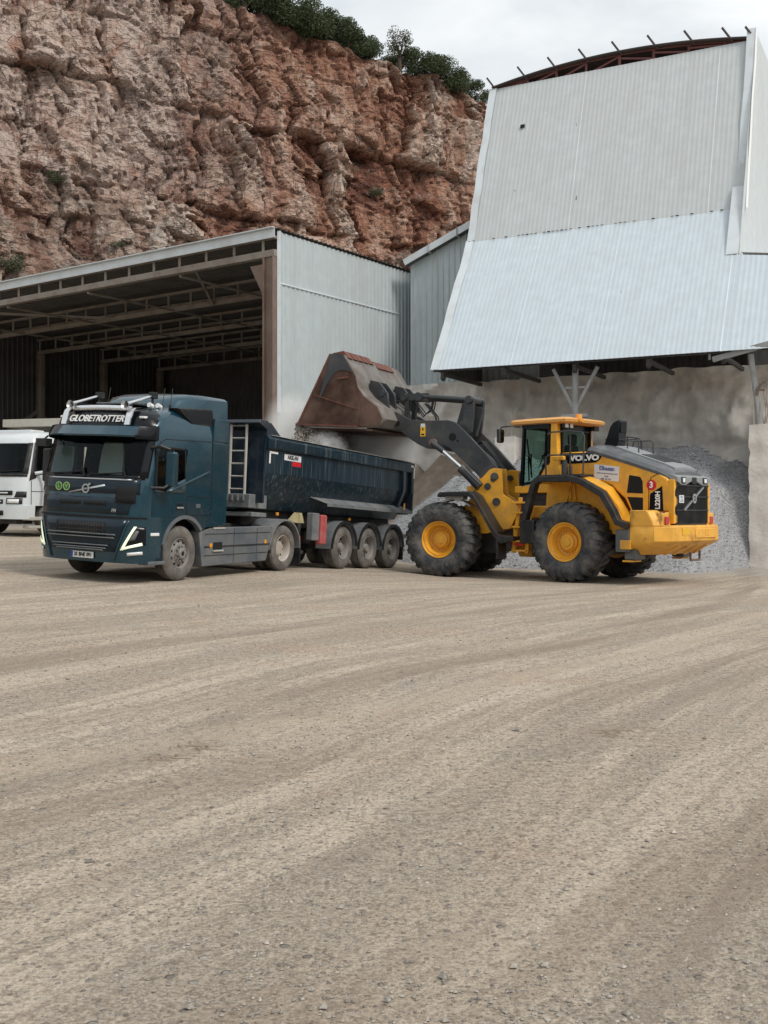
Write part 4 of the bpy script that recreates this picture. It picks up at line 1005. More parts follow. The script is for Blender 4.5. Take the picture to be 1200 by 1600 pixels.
# badges and marks
g = MB(); K.fq(g, [(-.88,1.845),(1.0,1.845),(1.0,1.872),(-.88,1.872)], 16, 1, .022); g.build('trim_strip', M_silver, trk, solid=.012)
g = MB(); g.bm.free(); g = MB()
K.fq(g, [(-.33,1.565+.04),(-.30,1.545+.04),(.50,1.735),(.48,1.765)], 10, 1, .026)
g.build('badge_bar', M_silver, trk, solid=.012)
xb = K.fx(.08, 1.68)+.035
g = MB(); n = 28
g.loft([[(xb+dx, .08+r*math.cos(2*math.pi*k/n), 1.675+r*math.sin(2*math.pi*k/n)) for k in range(n)] for r, dx in ((.058,0),(.085,0),(.085,.014),(.058,.014),(.058,0))], cap0=False, cap1=False)
g.obox((xb+.007,.135,1.73),(xb+.007,.175,1.77),.014,.03); g.obox((xb+.007,.178,1.74),(xb+.007,.178,1.775),.014,.02); g.build('badge_ring', M_silver, trk)
text('badge_letters', 'VOLVO', .036, (xb+.006,.08,1.675), (0,1,0), (0,0,1), M_silver, trk, bold=.001)
for y, ch in ((-.585,'L'),(-.395,'V')):
    x = K.fx(y, 1.70)+.022; g = MB(); n = 26
    g.loft([[(x+dx, y+r*math.cos(2*math.pi*k/n), 1.70+r*math.sin(2*math.pi*k/n)) for k in range(n)] for r, dx in ((.062,0),(.078,0),(.078,.008),(.062,.008),(.062,0))], cap0=False, cap1=False)
    b_ = g.build('round_badge', M_green, trk)
    g = MB(); g.cyl((x,y,1.70),(x+.003,y,1.70),.064,n=24); g.build('badge_disc', M_greendark, b_)
    text('badge_letter', ch, .10, (x+.008,y,1.70), (0,1,0), (0,0,1), M_green, b_, bold=.002)
g = MB(); K.fq(g, [(.74,1.44),(1.085,1.44),(1.085,1.735),(.74,1.735)], 6, 3, .030); g.build('dark_sign', M_gap, trk, solid=.01)
text('model_badge', 'FM', .085, (K.fx(.72,1.30)+.030,.72,1.30), (0,1,0), (0,0,1), M_silver, trk, shear=.25, bold=.002)
g = MB(); g.box(1.40,-.215,.42,1.418,.315,.535); pl = g.build('number_plate', M_plate, trk, bevel=.004)
g = MB(); g.box(1.418,-.213,.422,1.421,-.155,.533); g.build('plate_band', M_eublue, pl)
text('plate_text', '35 BNE 091', .098, (1.421,.08,.478), (0,1,0), (0,0,1), M_gap, pl, bold=.003, xscale=.86)
# windscreen, cabin
g = MB(); K.fq(g, [(-.93*1.235,1.90),(.93*1.235,1.90),(.93*1.217,2.72),(-.93*1.217,2.72)], 20, 6, .004); g.build('windscreen', M_glass_dark, trk)
g = MB()
K.fq(g, [(-1.17,1.865),(1.17,1.865),(1.17,1.945),(-1.17,1.945)], 20, 1, .012)
for sg in (1,-1): K.fq(g, [(sg*1.10,1.90),(sg*1.205,1.90),(sg*1.19,2.72),(sg*1.085,2.72)], 3, 6, .010)
g.build('windscreen_frame', M_blackgloss, trk, solid=.008)
for y0, y1 in ((-.78,-.05),(.1,.85)):
    g = MB(); g.tube([(K.fx(y0,1.93)+.035,y0,1.93),(K.fx((y0+y1)/2,1.96)+.04,(y0+y1)/2,1.955),(K.fx(y1,1.99)+.03,y1,1.985)], .014, 6); g.tube([(K.fx(y1,1.90)+.03,y1+.06,1.90),(K.fx(y1,1.98)+.045,y1-.02,2.06)], .02, 6); g.build('wiper', M_gap, trk)
g = MB(); g.box(.45,-1.12,1.2,1.0,1.12,1.74); g.box(.9,-1.1,1.2,1.12,1.1,1.86); g.build('dashboard', M_cabin, trk, bevel=.05)
for y in (.60,-.60):
    g = MB(); g.box(-.25,y-.27,1.3,.25,y+.27,1.55); g.box(-.38,y-.27,1.5,-.22,y+.27,2.2); g.box(-.40,y-.14,2.2,-.26,y+.14,2.42); st2 = g.build('seat', M_seat, trk, bevel=.05)
    if y < 0:
        g = MB(); g.loft([[(x, y+w_*.5, z), (x+.05, y+w_*.5, z), (x+.05, y-w_*.5, z), (x, y-w_*.5, z)] for x, w_, z in ((-.05,.62,1.55),(-.10,.60,2.05),(-.14,.54,2.40),(-.16,.46,2.58))]); g.build('seat_cover', M_curtain, st2, bevel=.02)
g = MB(); g.lathe([(.225,-.015),(.24,0),(.225,.015),(.21,0)], n=28, closed=True); g.tube([(-.2,0,0),(.2,0,0)], .02, 6); g.tube([(0,0,0),(0,0,-.2)], .02, 6)
sw = g.build('steering_wheel', M_gap, trk); sw.location = (.42,.60,1.86); sw.rotation_euler = (0, R(-25), R(90))
g = MB(); g.box(-.62,-1.15,1.25,-.56,1.15,2.9); g.build('bulkhead', M_seat, trk)
g = MB(); g.box(.70,.98,1.9,.78,1.08,2.6); g.build('curtain', M_curtain, trk, bevel=.02)
# side windows and door lines
for sg in (1,-1):
    g = MB(); K.sq(g, [(.02,1.68),(.90,1.68),(.87,2.47),(.02,2.47)], sg, 4, 4, .003); g.build('side_window', M_glass_dark, trk)
    g = MB(); K.sq(g, [(.0,1.66),(.62,1.66),(.30,1.83),(.0,1.93)], sg, 3, 3, .010); K.sq(g, [(.62,1.66),(.93,1.66),(.93,1.70),(.62,1.67)], sg, 3, 1, .010); g.build('door_panel', M_teal, trk, solid=.01)
    g = MB()
    K.sq(g, [(.0,1.90),(.035,1.90),(.035,2.49),(.0,2.49)], sg, 1, 3, .009); K.sq(g, [(.0,2.45),(.9,2.45),(.9,2.49),(.0,2.49)], sg, 4, 1, .009); K.sq(g, [(.86,1.68),(.93,1.68),(.90,2.48),(.83,2.48)], sg, 1, 4, .009); K.sq(g, [(.36,1.78),(.40,1.76),(.40,2.47),(.36,2.47)], sg, 1, 3, .009)
    g.build('window_frame', M_gap, trk, solid=.01)
    def ln(x0,z0,x1,z1,w=.012):
        g = MB()
        if abs(x1-x0) > abs(z1-z0): K.sq(g, [(x0,z0-w/2),(x1,z1-w/2),(x1,z1+w/2),(x0,z0+w/2)], sg, 6, 1, .003)
        else: K.sq(g, [(x0-w/2,z0),(x0+w/2,z0),(x1+w/2,z1),(x1-w/2,z1)], sg, 1, 6, .003)
        g.build('door_gap', M_gap, trk, solid=.004)
    ln(.97,1.22,.97,1.70); ln(-.07,1.22,-.07,1.60); ln(-.07,1.60,-.86,1.57); ln(-.07,1.24,-.86,1.24); ln(-.86,1.22,-.86,3.02); ln(-.86,2.66,.62,2.63); ln(.62,2.63,.84,2.5)
    g = MB(); K.sq(g, [(-.78,2.06),(.50,1.66),(.50,1.69),(-.78,2.10)], sg, 6, 1, .008); g.build('door_crease', M_teal, trk, solid=.02)
    g = MB(); g.box(.05, min(sg*1.24,sg*1.27), 1.36, .24, max(sg*1.24,sg*1.27), 1.395); g.build('door_handle', M_chrome, trk, bevel=.01)
    g = MB(); g.box(.05, min(sg*1.23,sg*1.25), 1.34, .27, max(sg*1.23,sg*1.25), 1.47); g.build('door_handle', M_teal_dark, trk, bevel=.01)
    g = MB(); g.box(.74, min(sg*1.22,sg*1.262), .86, .98, max(sg*1.22,sg*1.262), .92); g.build('side_indicator', M_lampw, trk, bevel=.015)
    # dark upper side pane and rear fairing
    y0, y1 = sorted((sg*.95, sg*1.195))
    g = MB(); g.prism([(.26,3.235),(-.86,3.30),(-.93,2.97),(-.22,2.97)], 'y', y0, y1); up = g.build('upper_side_pane', M_black, trk, bevel=.02)
    y0, y1 = sorted((sg*1.1, sg*1.20))
    g = MB(); g.prism([(.10,3.205),(-.83,3.26),(-.885,3.0),(-.20,3.0)], 'y', y0, y1); g.build('glass', M_blackgloss, up)
    y0, y1 = sorted((sg*1.13, sg*1.238))
    g = MB(); g.prism([(-.87,1.10),(-.87,2.655),(-1.42,2.655),(-1.40,1.05)], 'y', y0, y1); g.prism([(-.87,2.67),(-.88,2.95),(-.90,3.12),(-1.40,3.12),(-1.42,2.67)], 'y', y0, y1); g.build('side_fairing', M_teal, trk, bevel=.012)
text('power_badge', '500', .10, (-.42,1.246,1.41), (-1,0,0), (0,0,1), M_silver, trk, shear=.2)
# roof spoiler
g = MB(); rings = []
for x, w_, z0, z1, r_ in ((.02,.72,3.22,3.27,.02),(-.10,.80,3.2,3.40,.06),(-.25,.88,3.2,3.50,.10),(-.55,.98,3.2,3.565,.12),(-.9,1.10,3.13,3.58,.10),(-1.40,1.18,3.13,3.56,.07)):
    rings.append([(x,w_,z0),(x,w_-.02,z1-r_),(x,w_-.10,z1-r_*.3),(x,w_-.3,z1),(x,0,z1+.015),(x,-w_+.3,z1),(x,-w_+.10,z1-r_*.3),(x,-w_+.02,z1-r_),(x,-w_,z0)])
g.loft(rings); g.build('roof_spoiler', M_teal, trk, ang=40)
g = MB(); g.box(-.2,-.5,3.27,.55,.5,3.31); g.build('roof_hatch', M_skirt, trk, bevel=.015)
# sun visor and light panel
g = MB(); rings = []
for t in (-1,-.97,-.9,-.75,-.5,-.25,0,.25,.5,.75,.9,.97,1):
    y = t*1.20; x = K.fx(y, 2.7); k_ = 1-.55*abs(t)**4; rings.append([(x+.02,y,2.845),(x+.16*k_,y,2.82),(x+.30*k_,y,2.66),(x+.285*k_,y,2.63),(x+.10*k_,y,2.72),(x,y,2.72)])
g.loft(rings); g.build('sun_visor', [M_teal], trk, ang=30)
for sg in (1,-1):
    g = MB(); rings = []
    for t in (.84,.9,.97,1.01):
        y = sg*t*1.20; x = K.fx(y, 2.7); k_ = 1-.5*abs(t)**4; rings.append([(x,y,2.855),(x+.17*k_,y,2.83),(x+.31*k_,y,2.665),(x+.29*k_,y,2.60),(x+.1*k_,y,2.58),(x,y,2.60)])
    g.loft(rings); g.build('visor_cap', M_blackgloss, trk, ang=30)
g = MB(); rings = []
for t in (-1,-.95,-.85,-.6,-.3,0,.3,.6,.85,.95,1):
    y = t*1.14; k = .06*t*t+.20*abs(t)**6; dz = -.03*t*t-.12*abs(t)**8
    rings.append([(1.10-k,y,2.84),(1.045-k,y,3.0+dz*.3),(.965-k,y,3.11+dz),(.83-k,y,3.16+dz),(.5-k,y,3.2+dz),(.5-k,y,2.9)])
g.loft(rings); lp = g.build('light_panel', M_blackgloss, trk, ang=40)
text('panel_text', 'GLOBETROTTER', .176, (1.068,-.03,2.96), (0,1,0), (-.25,0,1), M_white, lp, shear=.28, bold=.0025, xscale=.98, extrude=.02)
for sg in (1,-1):
    g = MB(); g.box(.80,sg*.93-.06,2.98,.965,sg*.93+.06,3.025); g.build('marker_lamp', M_lampw, lp, bevel=.012)
g = MB(); g.tube([(.95,y,3.17-.02*(y/.7)**2) for y in [-.66+i*.11 for i in range(13)]], .055, 10)
for sg in (1,-1):
    rings = []
    for x, z in ((.80,3.19),(.96,3.17),(1.03,3.11),(1.075,3.0),(1.11,2.86)):
        rings.append([(x,sg*.68,z),(x,sg*.80,z),(x+.035,sg*.80,z-.005),(x+.035,sg*.68,z-.005)])
    g.loft(rings)
bar = g.build('roof_bar', M_chrome, trk, ang=40)
for y in (-.64,.64):
    g = MB(); pts = [(1.10,.085),(1.07,.062),(1.02,.045),(.9,.034),(.6,.027),(.32,.024)]
    n = 14; rings = [[(x+0.0, y+r*math.cos(2*math.pi*k/n), 3.215+(1.1-x)*.30+r*math.sin(2*math.pi*k/n)) for k in range(n)] for x, r in pts]
    g.loft(rings, cap0=False); hn = g.build('air_horn', M_chrome, trk, ang=40)
    g = MB(); g.box(.20,y-.05,3.40,.36,y+.05,3.52); g.box(.28,y-.02,3.2,.32,y+.02,3.42); g.box(.88,y-.015,3.15,.91,y+.015,3.26); g.box(.30,y-.012,3.24,.90,y+.012,3.265); g.build('mount', M_black, hn, bevel=.01)
for x, y in ((.30,-.42),(.10,.72),(.05,.86)):
    g = MB(); g.cyl((x,y,3.2),(x,y,3.30),.025,n=8); g.cyl((x,y,3.3),(x-.06,y,3.62),.007,n=5); g.build('antenna', M_black, trk)
g = MB()
for x, y in ((.45,.72),(.28,.78)): g.cyl((x-.04,y,3.24),(x+.05,y,3.27),.05,n=12)
g.build('roof_lamp', M_lampw, trk)
# mirrors
for sg in (1,-1):
    y0, y1 = sorted((sg*1.36, sg*1.56))
    g = MB(); g.box(.66,y0,1.76,.80,y1,2.40); mr = g.build('mirror', M_teal if sg == 1 else M_black, trk, bevel=.04, seg=3)
    g = MB(); g.box(.62,y0+.02,1.80,.67,y1-.02,2.36); g.build('mirror_back', M_black, mr, bevel=.02)
    g = MB(); g.tube([(.98,sg*1.20,2.46),(.92,sg*1.34,2.50),(.78,sg*1.46,2.44)], .022, 6); g.tube([(1.0,sg*1.22,1.74),(.86,sg*1.40,1.74),(.76,sg*1.44,1.80)], .025, 6); g.build('mirror_arm', M_black, mr)
g = MB(); g.box(1.35,-1.05,2.42,1.52,-.80,2.56); g.tube([(1.25,-1.0,2.62),(1.42,-.95,2.54)], .02, 6); g.build('front_mirror', M_black, trk, bevel=.04)
# chassis
g = MB()
for sg in (1,-1): g.box(-5.05,sg*.40-.04,.78,.9,sg*.40+.04,1.02)
g.box(-4.9,-.4,.8,-4.8,.4,1.0); g.box(-3.0,-.4,.8,-2.9,.4,1.0); g.box(-3.78,-1.0,.42,-3.68,1.0,.58); g.box(-.08,-.95,.42,.06,.95,.55); g.cyl((-3.73,0,.28),(-3.73,0,.74),.24,n=16)
g.box(-1.2,-.9,.5,-.65,.9,1.1); g.box(-2.9,-1.05,.3,-.9,-.5,.9); g.box(-2.9,.5,.3,-.9,1.05,.9)
g.build('chassis', M_chassis, trk)
g = MB(); g.prism([(-3.3,1.05),(-4.3,1.05),(-4.5,1.12),(-4.3,1.2),(-3.2,1.2)], 'y', -.45, .45); g.build('coupling_plate', M_chassis, trk, bevel=.02)
for sg in (1,-1):
    g = MB(); y0, y1 = sorted((sg*1.12, sg*1.215))
    g.prism([(-.60,.92),(-.92,.99),(-3.20,1.0),(-3.14,.62),(-2.98,.26),(-.72,.235)], 'y', y0, y1); sk = g.build('side_skirt', M_skirt, trk, bevel=.02)
    g = MB()
    for z in (.44,.60,.62,.86): g.box(-3.1,min(sg*1.214,sg*1.222),z,-.72,max(sg*1.214,sg*1.222),z+.012)
    for x in (-1.75,-2.6): g.box(x,min(sg*1.214,sg*1.219),.28,x+.012,max(sg*1.214,sg*1.219),.97)
    g.build('panel_line', M_black, sk)
    g = MB(); g.box(-1.32,min(sg*1.205,sg*1.223),.55,-1.02,max(sg*1.205,sg*1.223),.70); g.build('foot_hole', M_gap, sk)
    g = MB(); g.box(-1.34,min(sg*1.21,sg*1.25),.52,-.99,max(sg*1.21,sg*1.25),.55); g.box(-1.40,min(sg*1.2,sg*1.23),.965,-1.0,max(sg*1.2,sg*1.23),.995); g.build('foot_rung', M_alu, sk)
    for x, z in ((-.93,.64),(-2.92,.67)):
        g = MB(); g.box(x-.04,min(sg*1.21,sg*1.235),z-.04,x+.04,max(sg*1.21,sg*1.235),z+.04); g.build('side_marker', M_amber, sk, bevel=.01)
    g = MB(); g.prism([(-.52,.92),(-.62,.95),(-.72,.24),(-.66,.24)], 'y', *sorted((sg*1.0, sg*1.225))); g.build('skirt_edge', M_dustyplate, sk, bevel=.01)
    # rear mudguard
    g = MB(); rings = []
    for a in [R(t) for t in range(0, 181, 12)]:
        c, s_ = math.cos(a), math.sin(a); rr_ = .615
        rings.append([(-3.73+rr_*c, sg*1.235, .49+rr_*s_), (-3.73+(rr_+.035)*c, sg*1.235, .49+(rr_+.035)*s_), (-3.73+(rr_+.035)*c, sg*.60, .49+(rr_+.035)*s_), (-3.73+rr_*c, sg*.60, .49+rr_*s_)])
    g.loft(rings); fd = g.build('mudguard', M_dustyplate, trk)
    g = MB(); g.box(-4.40,min(sg*.62,sg*1.235),.12,-4.36,max(sg*.62,sg*1.235),.52); g.box(-3.14,min(sg*.62,sg*1.235),.42,-3.10,max(sg*.62,sg*1.235),.6); g.build('flap', M_black, fd)
    g = MB(); g.box(-4.43,min(sg*.9,sg*1.2),.62,-4.38,max(sg*.9,sg*1.2),.76); g.build('tail_light', M_red, trk, bevel=.01)
w0 = truck_wheel(trk, 'steer', .515, .30); put(w0, 0, 1.205, .515); put(copy_tree(w0, trk), 0, -1.205, .515, True)
w1 = truck_wheel(trk, 'drive', .50, .28); put(w1, -3.73, 1.20, .50); put(copy_tree(w1, trk), -3.73, -1.20, .50, True)

# ------------------------------------------------------------------ navy tipping trailer
trl = empty('tipper_trailer', (-1.489, 28.07, .205), (R(-1.7), R(-2.3), R(244)))
tag(trl, 'navy blue tipping trailer with dusty streaked sides, three axles and a front ladder', 'trailer')
prof = [(1.20,2.84),(1.165,2.60),(1.165,2.08),(1.075,1.84),(.74,1.32),(.45,1.27)]
full = prof + [(-y, z) for y, z in prof[::-1]]
g = MB(); g.grid([[(x, y, z) for y, z in full] for x in (4.98, 4.0, 2.0, 0, -1.9, -2.38)]); g.build('body', M_navy, trl, ang=20, solid=.03)
for sg in (1,-1):
    g = MB(); sec = [(1.17,2.585),(1.255,2.60),(1.265,2.64),(1.265,2.80),(1.20,2.875),(1.12,2.875),(1.12,2.6)]
    g.loft([[(x, sg*y, z) for y, z in sec] for x in (5.02, -2.40)]); g.build('top_rail', M_navy, trl, bevel=.008, ang=30)
    g = MB(); g.box(4.9,min(sg*1.12,sg*1.25),2.874,-2.35,max(sg*1.12,sg*1.25),2.882); g.build('rail_edge', M_alu, trl)
    for x, w_ in ((-1.86,.15),(-2.36,.10)):
        g = MB(); sec = [(1.10,2.60),(1.26,2.60),(1.26,2.06),(1.17,1.82),(1.05,1.52),(.9,1.52),(1.0,1.82),(1.1,2.06)]
        g.loft([[(x+d, sg*y, z) for y, z in sec] for d in (-w_/2, w_/2)]); g.build('body_rib', M_navyplain, trl, bevel=.008)
    g = MB(); g.box(-2.44,min(sg*1.15,sg*1.27),1.5,-2.37,max(sg*1.15,sg*1.27),2.86); g.build('tail_post', M_navyplain, trl, bevel=.008)
    # reflective strip on the fold
    g = MB(); g.loft([[(x, sg*1.082, 1.86),(x, sg*1.09, 1.865),(x, sg*1.058, 1.795),(x, sg*1.05, 1.79)] for x in (4.88, -1.74)]); g.build('reflective_strip', M_signwhite, trl)
    for x0, z0, x1, z1 in ((4.86,2.28,4.81,2.52),(4.86,2.50,4.52,2.545),(-2.20,2.74,-2.36,2.79)):
        g = MB(); g.box(min(x0,x1),min(sg*1.17,sg*1.188) if z0 < 2.6 else min(sg*1.25,sg*1.272),z0,max(x0,x1),max(sg*1.17,sg*1.188) if z0 < 2.6 else max(sg*1.25,sg*1.272),z1); g.build('corner_mark', M_white, trl)
    g = MB(); g.box(-2.43,min(sg*1.26,sg*1.275),2.45,-2.39,max(sg*1.26,sg*1.275),2.74)
    g.build('corner_mark', M_white, trl)
    # splash plate over the wheels
    g = MB(); a = [(2.75,.92,1.70),(-2.42,.92,1.70),(-2.42,1.27,1.545),(2.38,1.27,1.545)]
    lo = [g.v((x, sg*y, z-.012)) for x, y, z in a]; hi = [g.v((x, sg*y, z)) for x, y, z in a]; lip = [g.v((x, sg*1.27, 1.47)) for x in (-2.42, 2.38)]
    g.f(hi); g.f(lo[::-1]); [g.f([lo[i], lo[(i+1)%4], hi[(i+1)%4], hi[i]]) for i in range(4)]; g.f([lo[2], lo[3], lip[1], lip[0]]); g.build('splash_plate', M_dustyplate, trl)
    for x in (1.36, 0, -1.38):
        g = MB(); rings = []
        for aa in [R(t) for t in range(-2, 183, 11)]:
            c, s_ = math.cos(aa), math.sin(aa); sq_ = 1.0
            rings.append([(x+r*c*sq_, sg*y, .50+r*s_) for r, y in ((.60,1.235),(.66,1.235),(.66,.80),(.60,.80))])
        g.loft(rings); md = g.build('mudguard', M_dustyplate if x != 9 else M_black, trl)
        g = MB(); rings = []
        for aa in [R(t) for t in range(-2, 183, 11)]:
            c, s_ = math.cos(aa), math.sin(aa); rings.append([(x+r*c, sg*y, .50+r*s_) for r, y in ((.595,1.25),(.665,1.25),(.665,1.225),(.595,1.225))])
        g.loft(rings); g.build('mudguard_rim', M_black, md)
    g = MB(); g.box(-2.03,min(sg*.8,sg*1.22),.22,-1.99,max(sg*.8,sg*1.22),.72); g.build('flap', M_black, trl)
    g = MB(); g.box(2.86,min(sg*.72,sg*.86),.40,3.0,max(sg*.72,sg*.86),1.3); g.box(2.80,min(sg*.66,sg*.92),.34,3.06,max(sg*.66,sg*.92),.42); g.build('landing_leg', M_chassis, trl)
g = MB(); g.box(4.96,-1.165,1.42,5.02,1.165,2.86); g.box(4.97,-.75,1.3,5.01,.75,1.45); g.build('front_wall', M_navyplain, trl, bevel=.008)
g = MB(); g.box(4.96,-1.19,2.86,5.02,1.19,3.16)
for sg in (1,-1): g.prism([(5.02,2.87),(5.02,3.14),(4.86,3.14),(4.42,2.87)], 'y', *sorted((sg*1.165, sg*1.20)))
g.prism([(5.0,3.17),(5.30,3.17),(5.34,3.10),(5.02,2.98)], 'y', -1.2, 1.2); g.build('headboard', M_navyplain, trl, bevel=.008)
g = MB()
for sg in (.44,.83): g.tube([(5.22,sg,1.50),(5.24,sg,3.12)], .030, 8)
for k in range(6): g.tube([(5.22,.44,1.70+k*.27),(5.22,.83,1.70+k*.27)], .02, 6)
g.build('ladder', M_alu, trl)
g = MB(); g.box(-2.42,-1.15,1.45,-2.36,1.15,2.84); g.build('tailgate', M_navyplain, trl, bevel=.01)
g = MB(); g.box(3.52,1.176,2.40,4.24,1.182,2.535); sgn = g.build('maker_sign', M_signwhite, trl)
text('sign_text', 'ARSLAN', .125, (3.88,1.186,2.468), (-1,0,0), (0,0,1), M_gap, sgn, bold=.003)
g = MB(); g.box(3.52,1.176,2.29,3.90,1.183,2.39); g.build('maker_sign', M_redsticker, trl)
g = MB()
for sg in (1,-1): g.box(-2.4,sg*.50-.06,.95,4.9,sg*.50+.06,1.27)
for x in (4.6,3.2,1.9,-.7,-2.3): g.box(x,-.5,1.0,x+.1,.5,1.22)
for x in (1.36,0,-1.38): g.box(x-.07,-.95,.45,x+.07,.95,.59); g.box(x-.3,-.62,.45,x+.35,-.42,.95); g.box(x-.3,.42,.45,x+.35,.62,.95)
g.cyl((1.9,-.5,.75),(1.9,.5,.75),.18,n=14); g.box(2.3,-.9,.65,2.8,-.6,1.1)
g.build('chassis', M_chassis, trl)
g = MB(); g.box(4.55,-.9,1.30,5.25,.98,1.60)
for i in range(6): g.box(5.25,.1+i*.14,1.44,5.29,.16+i*.14,1.58)
g.box(4.6,-.95,1.12,5.2,1.02,1.22); g.build('hydraulic_tank', M_dustyplate, trl, bevel=.04)
g = MB(); g.cyl((5.1,0,1.2),(5.1,0,2.7),.13,n=14); g.cyl((5.1,0,2.7),(5.1,0,2.95),.10,n=14); g.build('tipping_ram', M_chassis, trl)
g = MB(); g.box(2.50,.98,.66,2.82,1.16,1.30); g.build('tool_box', M_dustyplate, trl, bevel=.03)
g = MB(); g.box(2.20,1.02,.57,2.48,1.20,1.27); g.build('extinguisher_box', M_redbox, trl, bevel=.05, seg=3)
g = MB(); a = [(3.75,1.02,1.05),(2.98,1.02,1.05),(3.10,1.02,1.28),(3.40,1.02,1.28)]; lo = [g.v(p) for p in a]; hi = [g.v((x, y-.03, z)) for x, y, z in a]; g.f(lo); g.f(hi[::-1]); [g.f([lo[i], lo[(i+1)%4], hi[(i+1)%4], hi[i]]) for i in range(4)]
g.build('warning_plate', mat('faded_warning_plate', (0.42,0.36,0.20), .6, dirt=(.12,.11,.08), damt=.7, dscale=6), trl)
for x in (4.15, .75):
    g = MB(); g.box(x-.04,.98,1.18,x+.04,1.03,1.25); g.build('side_marker', M_amber, trl, bevel=.012)
g = MB(); g.box(-2.46,1.16,1.62,-2.30,1.262,1.74) if False else g.box(-1.92,1.262,1.56,-1.84,1.272,1.74); g.build('side_reflector', M_amber, trl)
g = MB(); g.box(-2.5,-1.15,.80,-2.4,1.15,.92); g.box(-2.45,-1.1,.45,-2.38,1.1,.52); g.box(-2.44,.7,.45,-2.40,.78,.85); g.box(-2.44,-.78,.45,-2.40,-.7,.85); g.build('rear_bumper', M_alu, trl)
g = MB(); g.tube([(4.35,-.9,2.6),(4.35,-.9,3.66)], .035, 8); g.tube([(4.35,-.9,3.28),(3.3,-.9,3.28),(3.3,-.9,2.7)], .022, 6); g.tube([(4.30,-.98,3.62),(4.44,-.80,3.70)], .03, 6); g.build('cover_frame', M_alu, trl)
w2 = truck_wheel(trl, 'single', .52, .36); wt = [w2] + [copy_tree(w2, trl) for _ in range(5)]
for wv_, (x, sg) in zip(wt, [(x, s_) for x in (1.36, 0, -1.38) for s_ in (1, -1)]): put(wv_, x, sg*1.21, .52, sg < 0)

# ------------------------------------------------------------------ white lorry at the left edge
WL = empty('white_lorry', (-10.24, 30.78, .97), (R(-1), 0, R(244)))
tag(WL, 'white older tipper lorry partly hidden behind the teal tractor', 'lorry')
KW = Cab([.45,.8,1.2,1.66,2.55,2.68,2.80,2.88], [1.22,1.24,1.22,1.16,.92,.86,.70,.40], [1.16,1.18,1.18,1.18,1.12,1.09,1.0,.8], -.95, .05, .16)
KW.shell([.82,1.0,1.3,1.66,1.74,2.0,2.3,2.50,2.57,2.63,2.70,2.76,2.82,2.88], [0,.2,.45,.52,.75,.93,.98], (.93, (1.66, 2.50), (3, 5, 1.74, 2.50))).build('cab', mat('white_lorry_paint', (.62,.66,.67), .3, coat=.6, dirt=(.42,.41,.38), damt=.4, dscale=1.5), WL, ang=50)
M_wl = bpy.data.materials['white_lorry_paint']
g = MB(); KW.fq(g, [(-1.1,1.66),(1.1,1.66),(1.06,2.52),(-1.06,2.52)], 16, 5, .004); g.build('windscreen', M_glass_white, WL)
g = MB()
KW.fq(g, [(-1.14,1.60),(1.14,1.60),(1.14,1.70),(-1.14,1.70)], 16, 1, .01)
for sg in (1,-1): KW.fq(g, [(sg*1.02,1.68),(sg*1.15,1.68),(sg*1.10,2.53),(sg*1.0,2.53)], 2, 4, .01)
g.build('windscreen_frame', M_black, WL, solid=.01)
for sg in (1,-1):
    g = MB(); KW.sq(g, [(.05,1.74),(.80,1.62),(.66,2.50),(.05,2.50)], sg, 3, 3, .003); g.build('side_window', M_glass_white, WL)
    g = MB(); KW.sq(g, [(.72,1.58),(.97,1.50),(.72,2.54),(.62,2.54)], sg, 1, 4, .01); KW.sq(g, [(.0,2.48),(.7,2.48),(.7,2.54),(.0,2.54)], sg, 2, 1, .01); KW.sq(g, [(.0,1.72),(.05,1.72),(.05,2.5),(.0,2.5)], sg, 1, 3, .01); g.build('window_frame', M_black, WL, solid=.01)
    g = MB(); KW.sq(g, [(.88,.85),(.90,.85),(.90,1.5),(.88,1.5)], sg, 1, 3, .004); KW.sq(g, [(.0,1.2),(.88,1.2),(.88,1.215),(.0,1.215)], sg, 3, 1, .004); g.build('door_gap', M_gap, WL, solid=.005)
    g = MB(); g.box(.70,min(sg*1.2,sg*1.5),1.50,.82,max(sg*1.2,sg*1.5),1.62) if sg == 9 else g.tube([(.75,sg*1.18,1.70),(.62,sg*1.36,1.74),(.55,sg*1.42,1.55),(.58,sg*1.38,1.05)], .05, 8); g.build('grab_rail', M_wl, WL)
    g = MB(); KW.fq(g, [(sg*.62,.86),(sg*1.08,.86),(sg*1.08,1.02),(sg*.62,1.02)], 4, 2, .012); hd = g.build('headlight', M_black, WL, solid=.014)
    g = MB(); KW.fq(g, [(sg*.66,.88),(sg*1.0,.88),(sg*1.0,.99),(sg*.66,.99)], 4, 2, .024); g.build('lens', M_lampw, hd, solid=.012)
    g = MB(); KW.fq(g, [(sg*.86,1.04),(sg*1.16,1.04),(sg*1.16,1.20),(sg*.92,1.20)], 4, 2, .008); g.build('corner_gap', M_black, WL, solid=.01)
    g = MB(); g.box(-.05,min(sg*.9,sg*1.2),.42,.95,max(sg*.9,sg*1.2),.52); g.box(.0,min(sg*.9,sg*1.15),.2,.9,max(sg*.9,sg*1.15),.28); g.build('step', M_alu, WL, bevel=.02)
g = MB(); rings = []
for z in (.45,.5,.74,.82):
    W = KW.W(z)+.02; ts = [1,.97,.9,.7,.4,0]; ts += [-t for t in ts[-2::-1]]; rings.append([(.75,W,z)]+[(KW.fx(t*W,z)+.04,t*W,z) for t in ts]+[(.75,-W,z)])
g.loft(rings); bmp = g.build('bumper', M_wl, WL, ang=40)
g = MB(); KW.fq(g, [(-.55,.55),(.55,.55),(.55,.68),(-.55,.68)], 8, 1, .055); g.build('bumper_slot', M_gap, bmp, solid=.01)
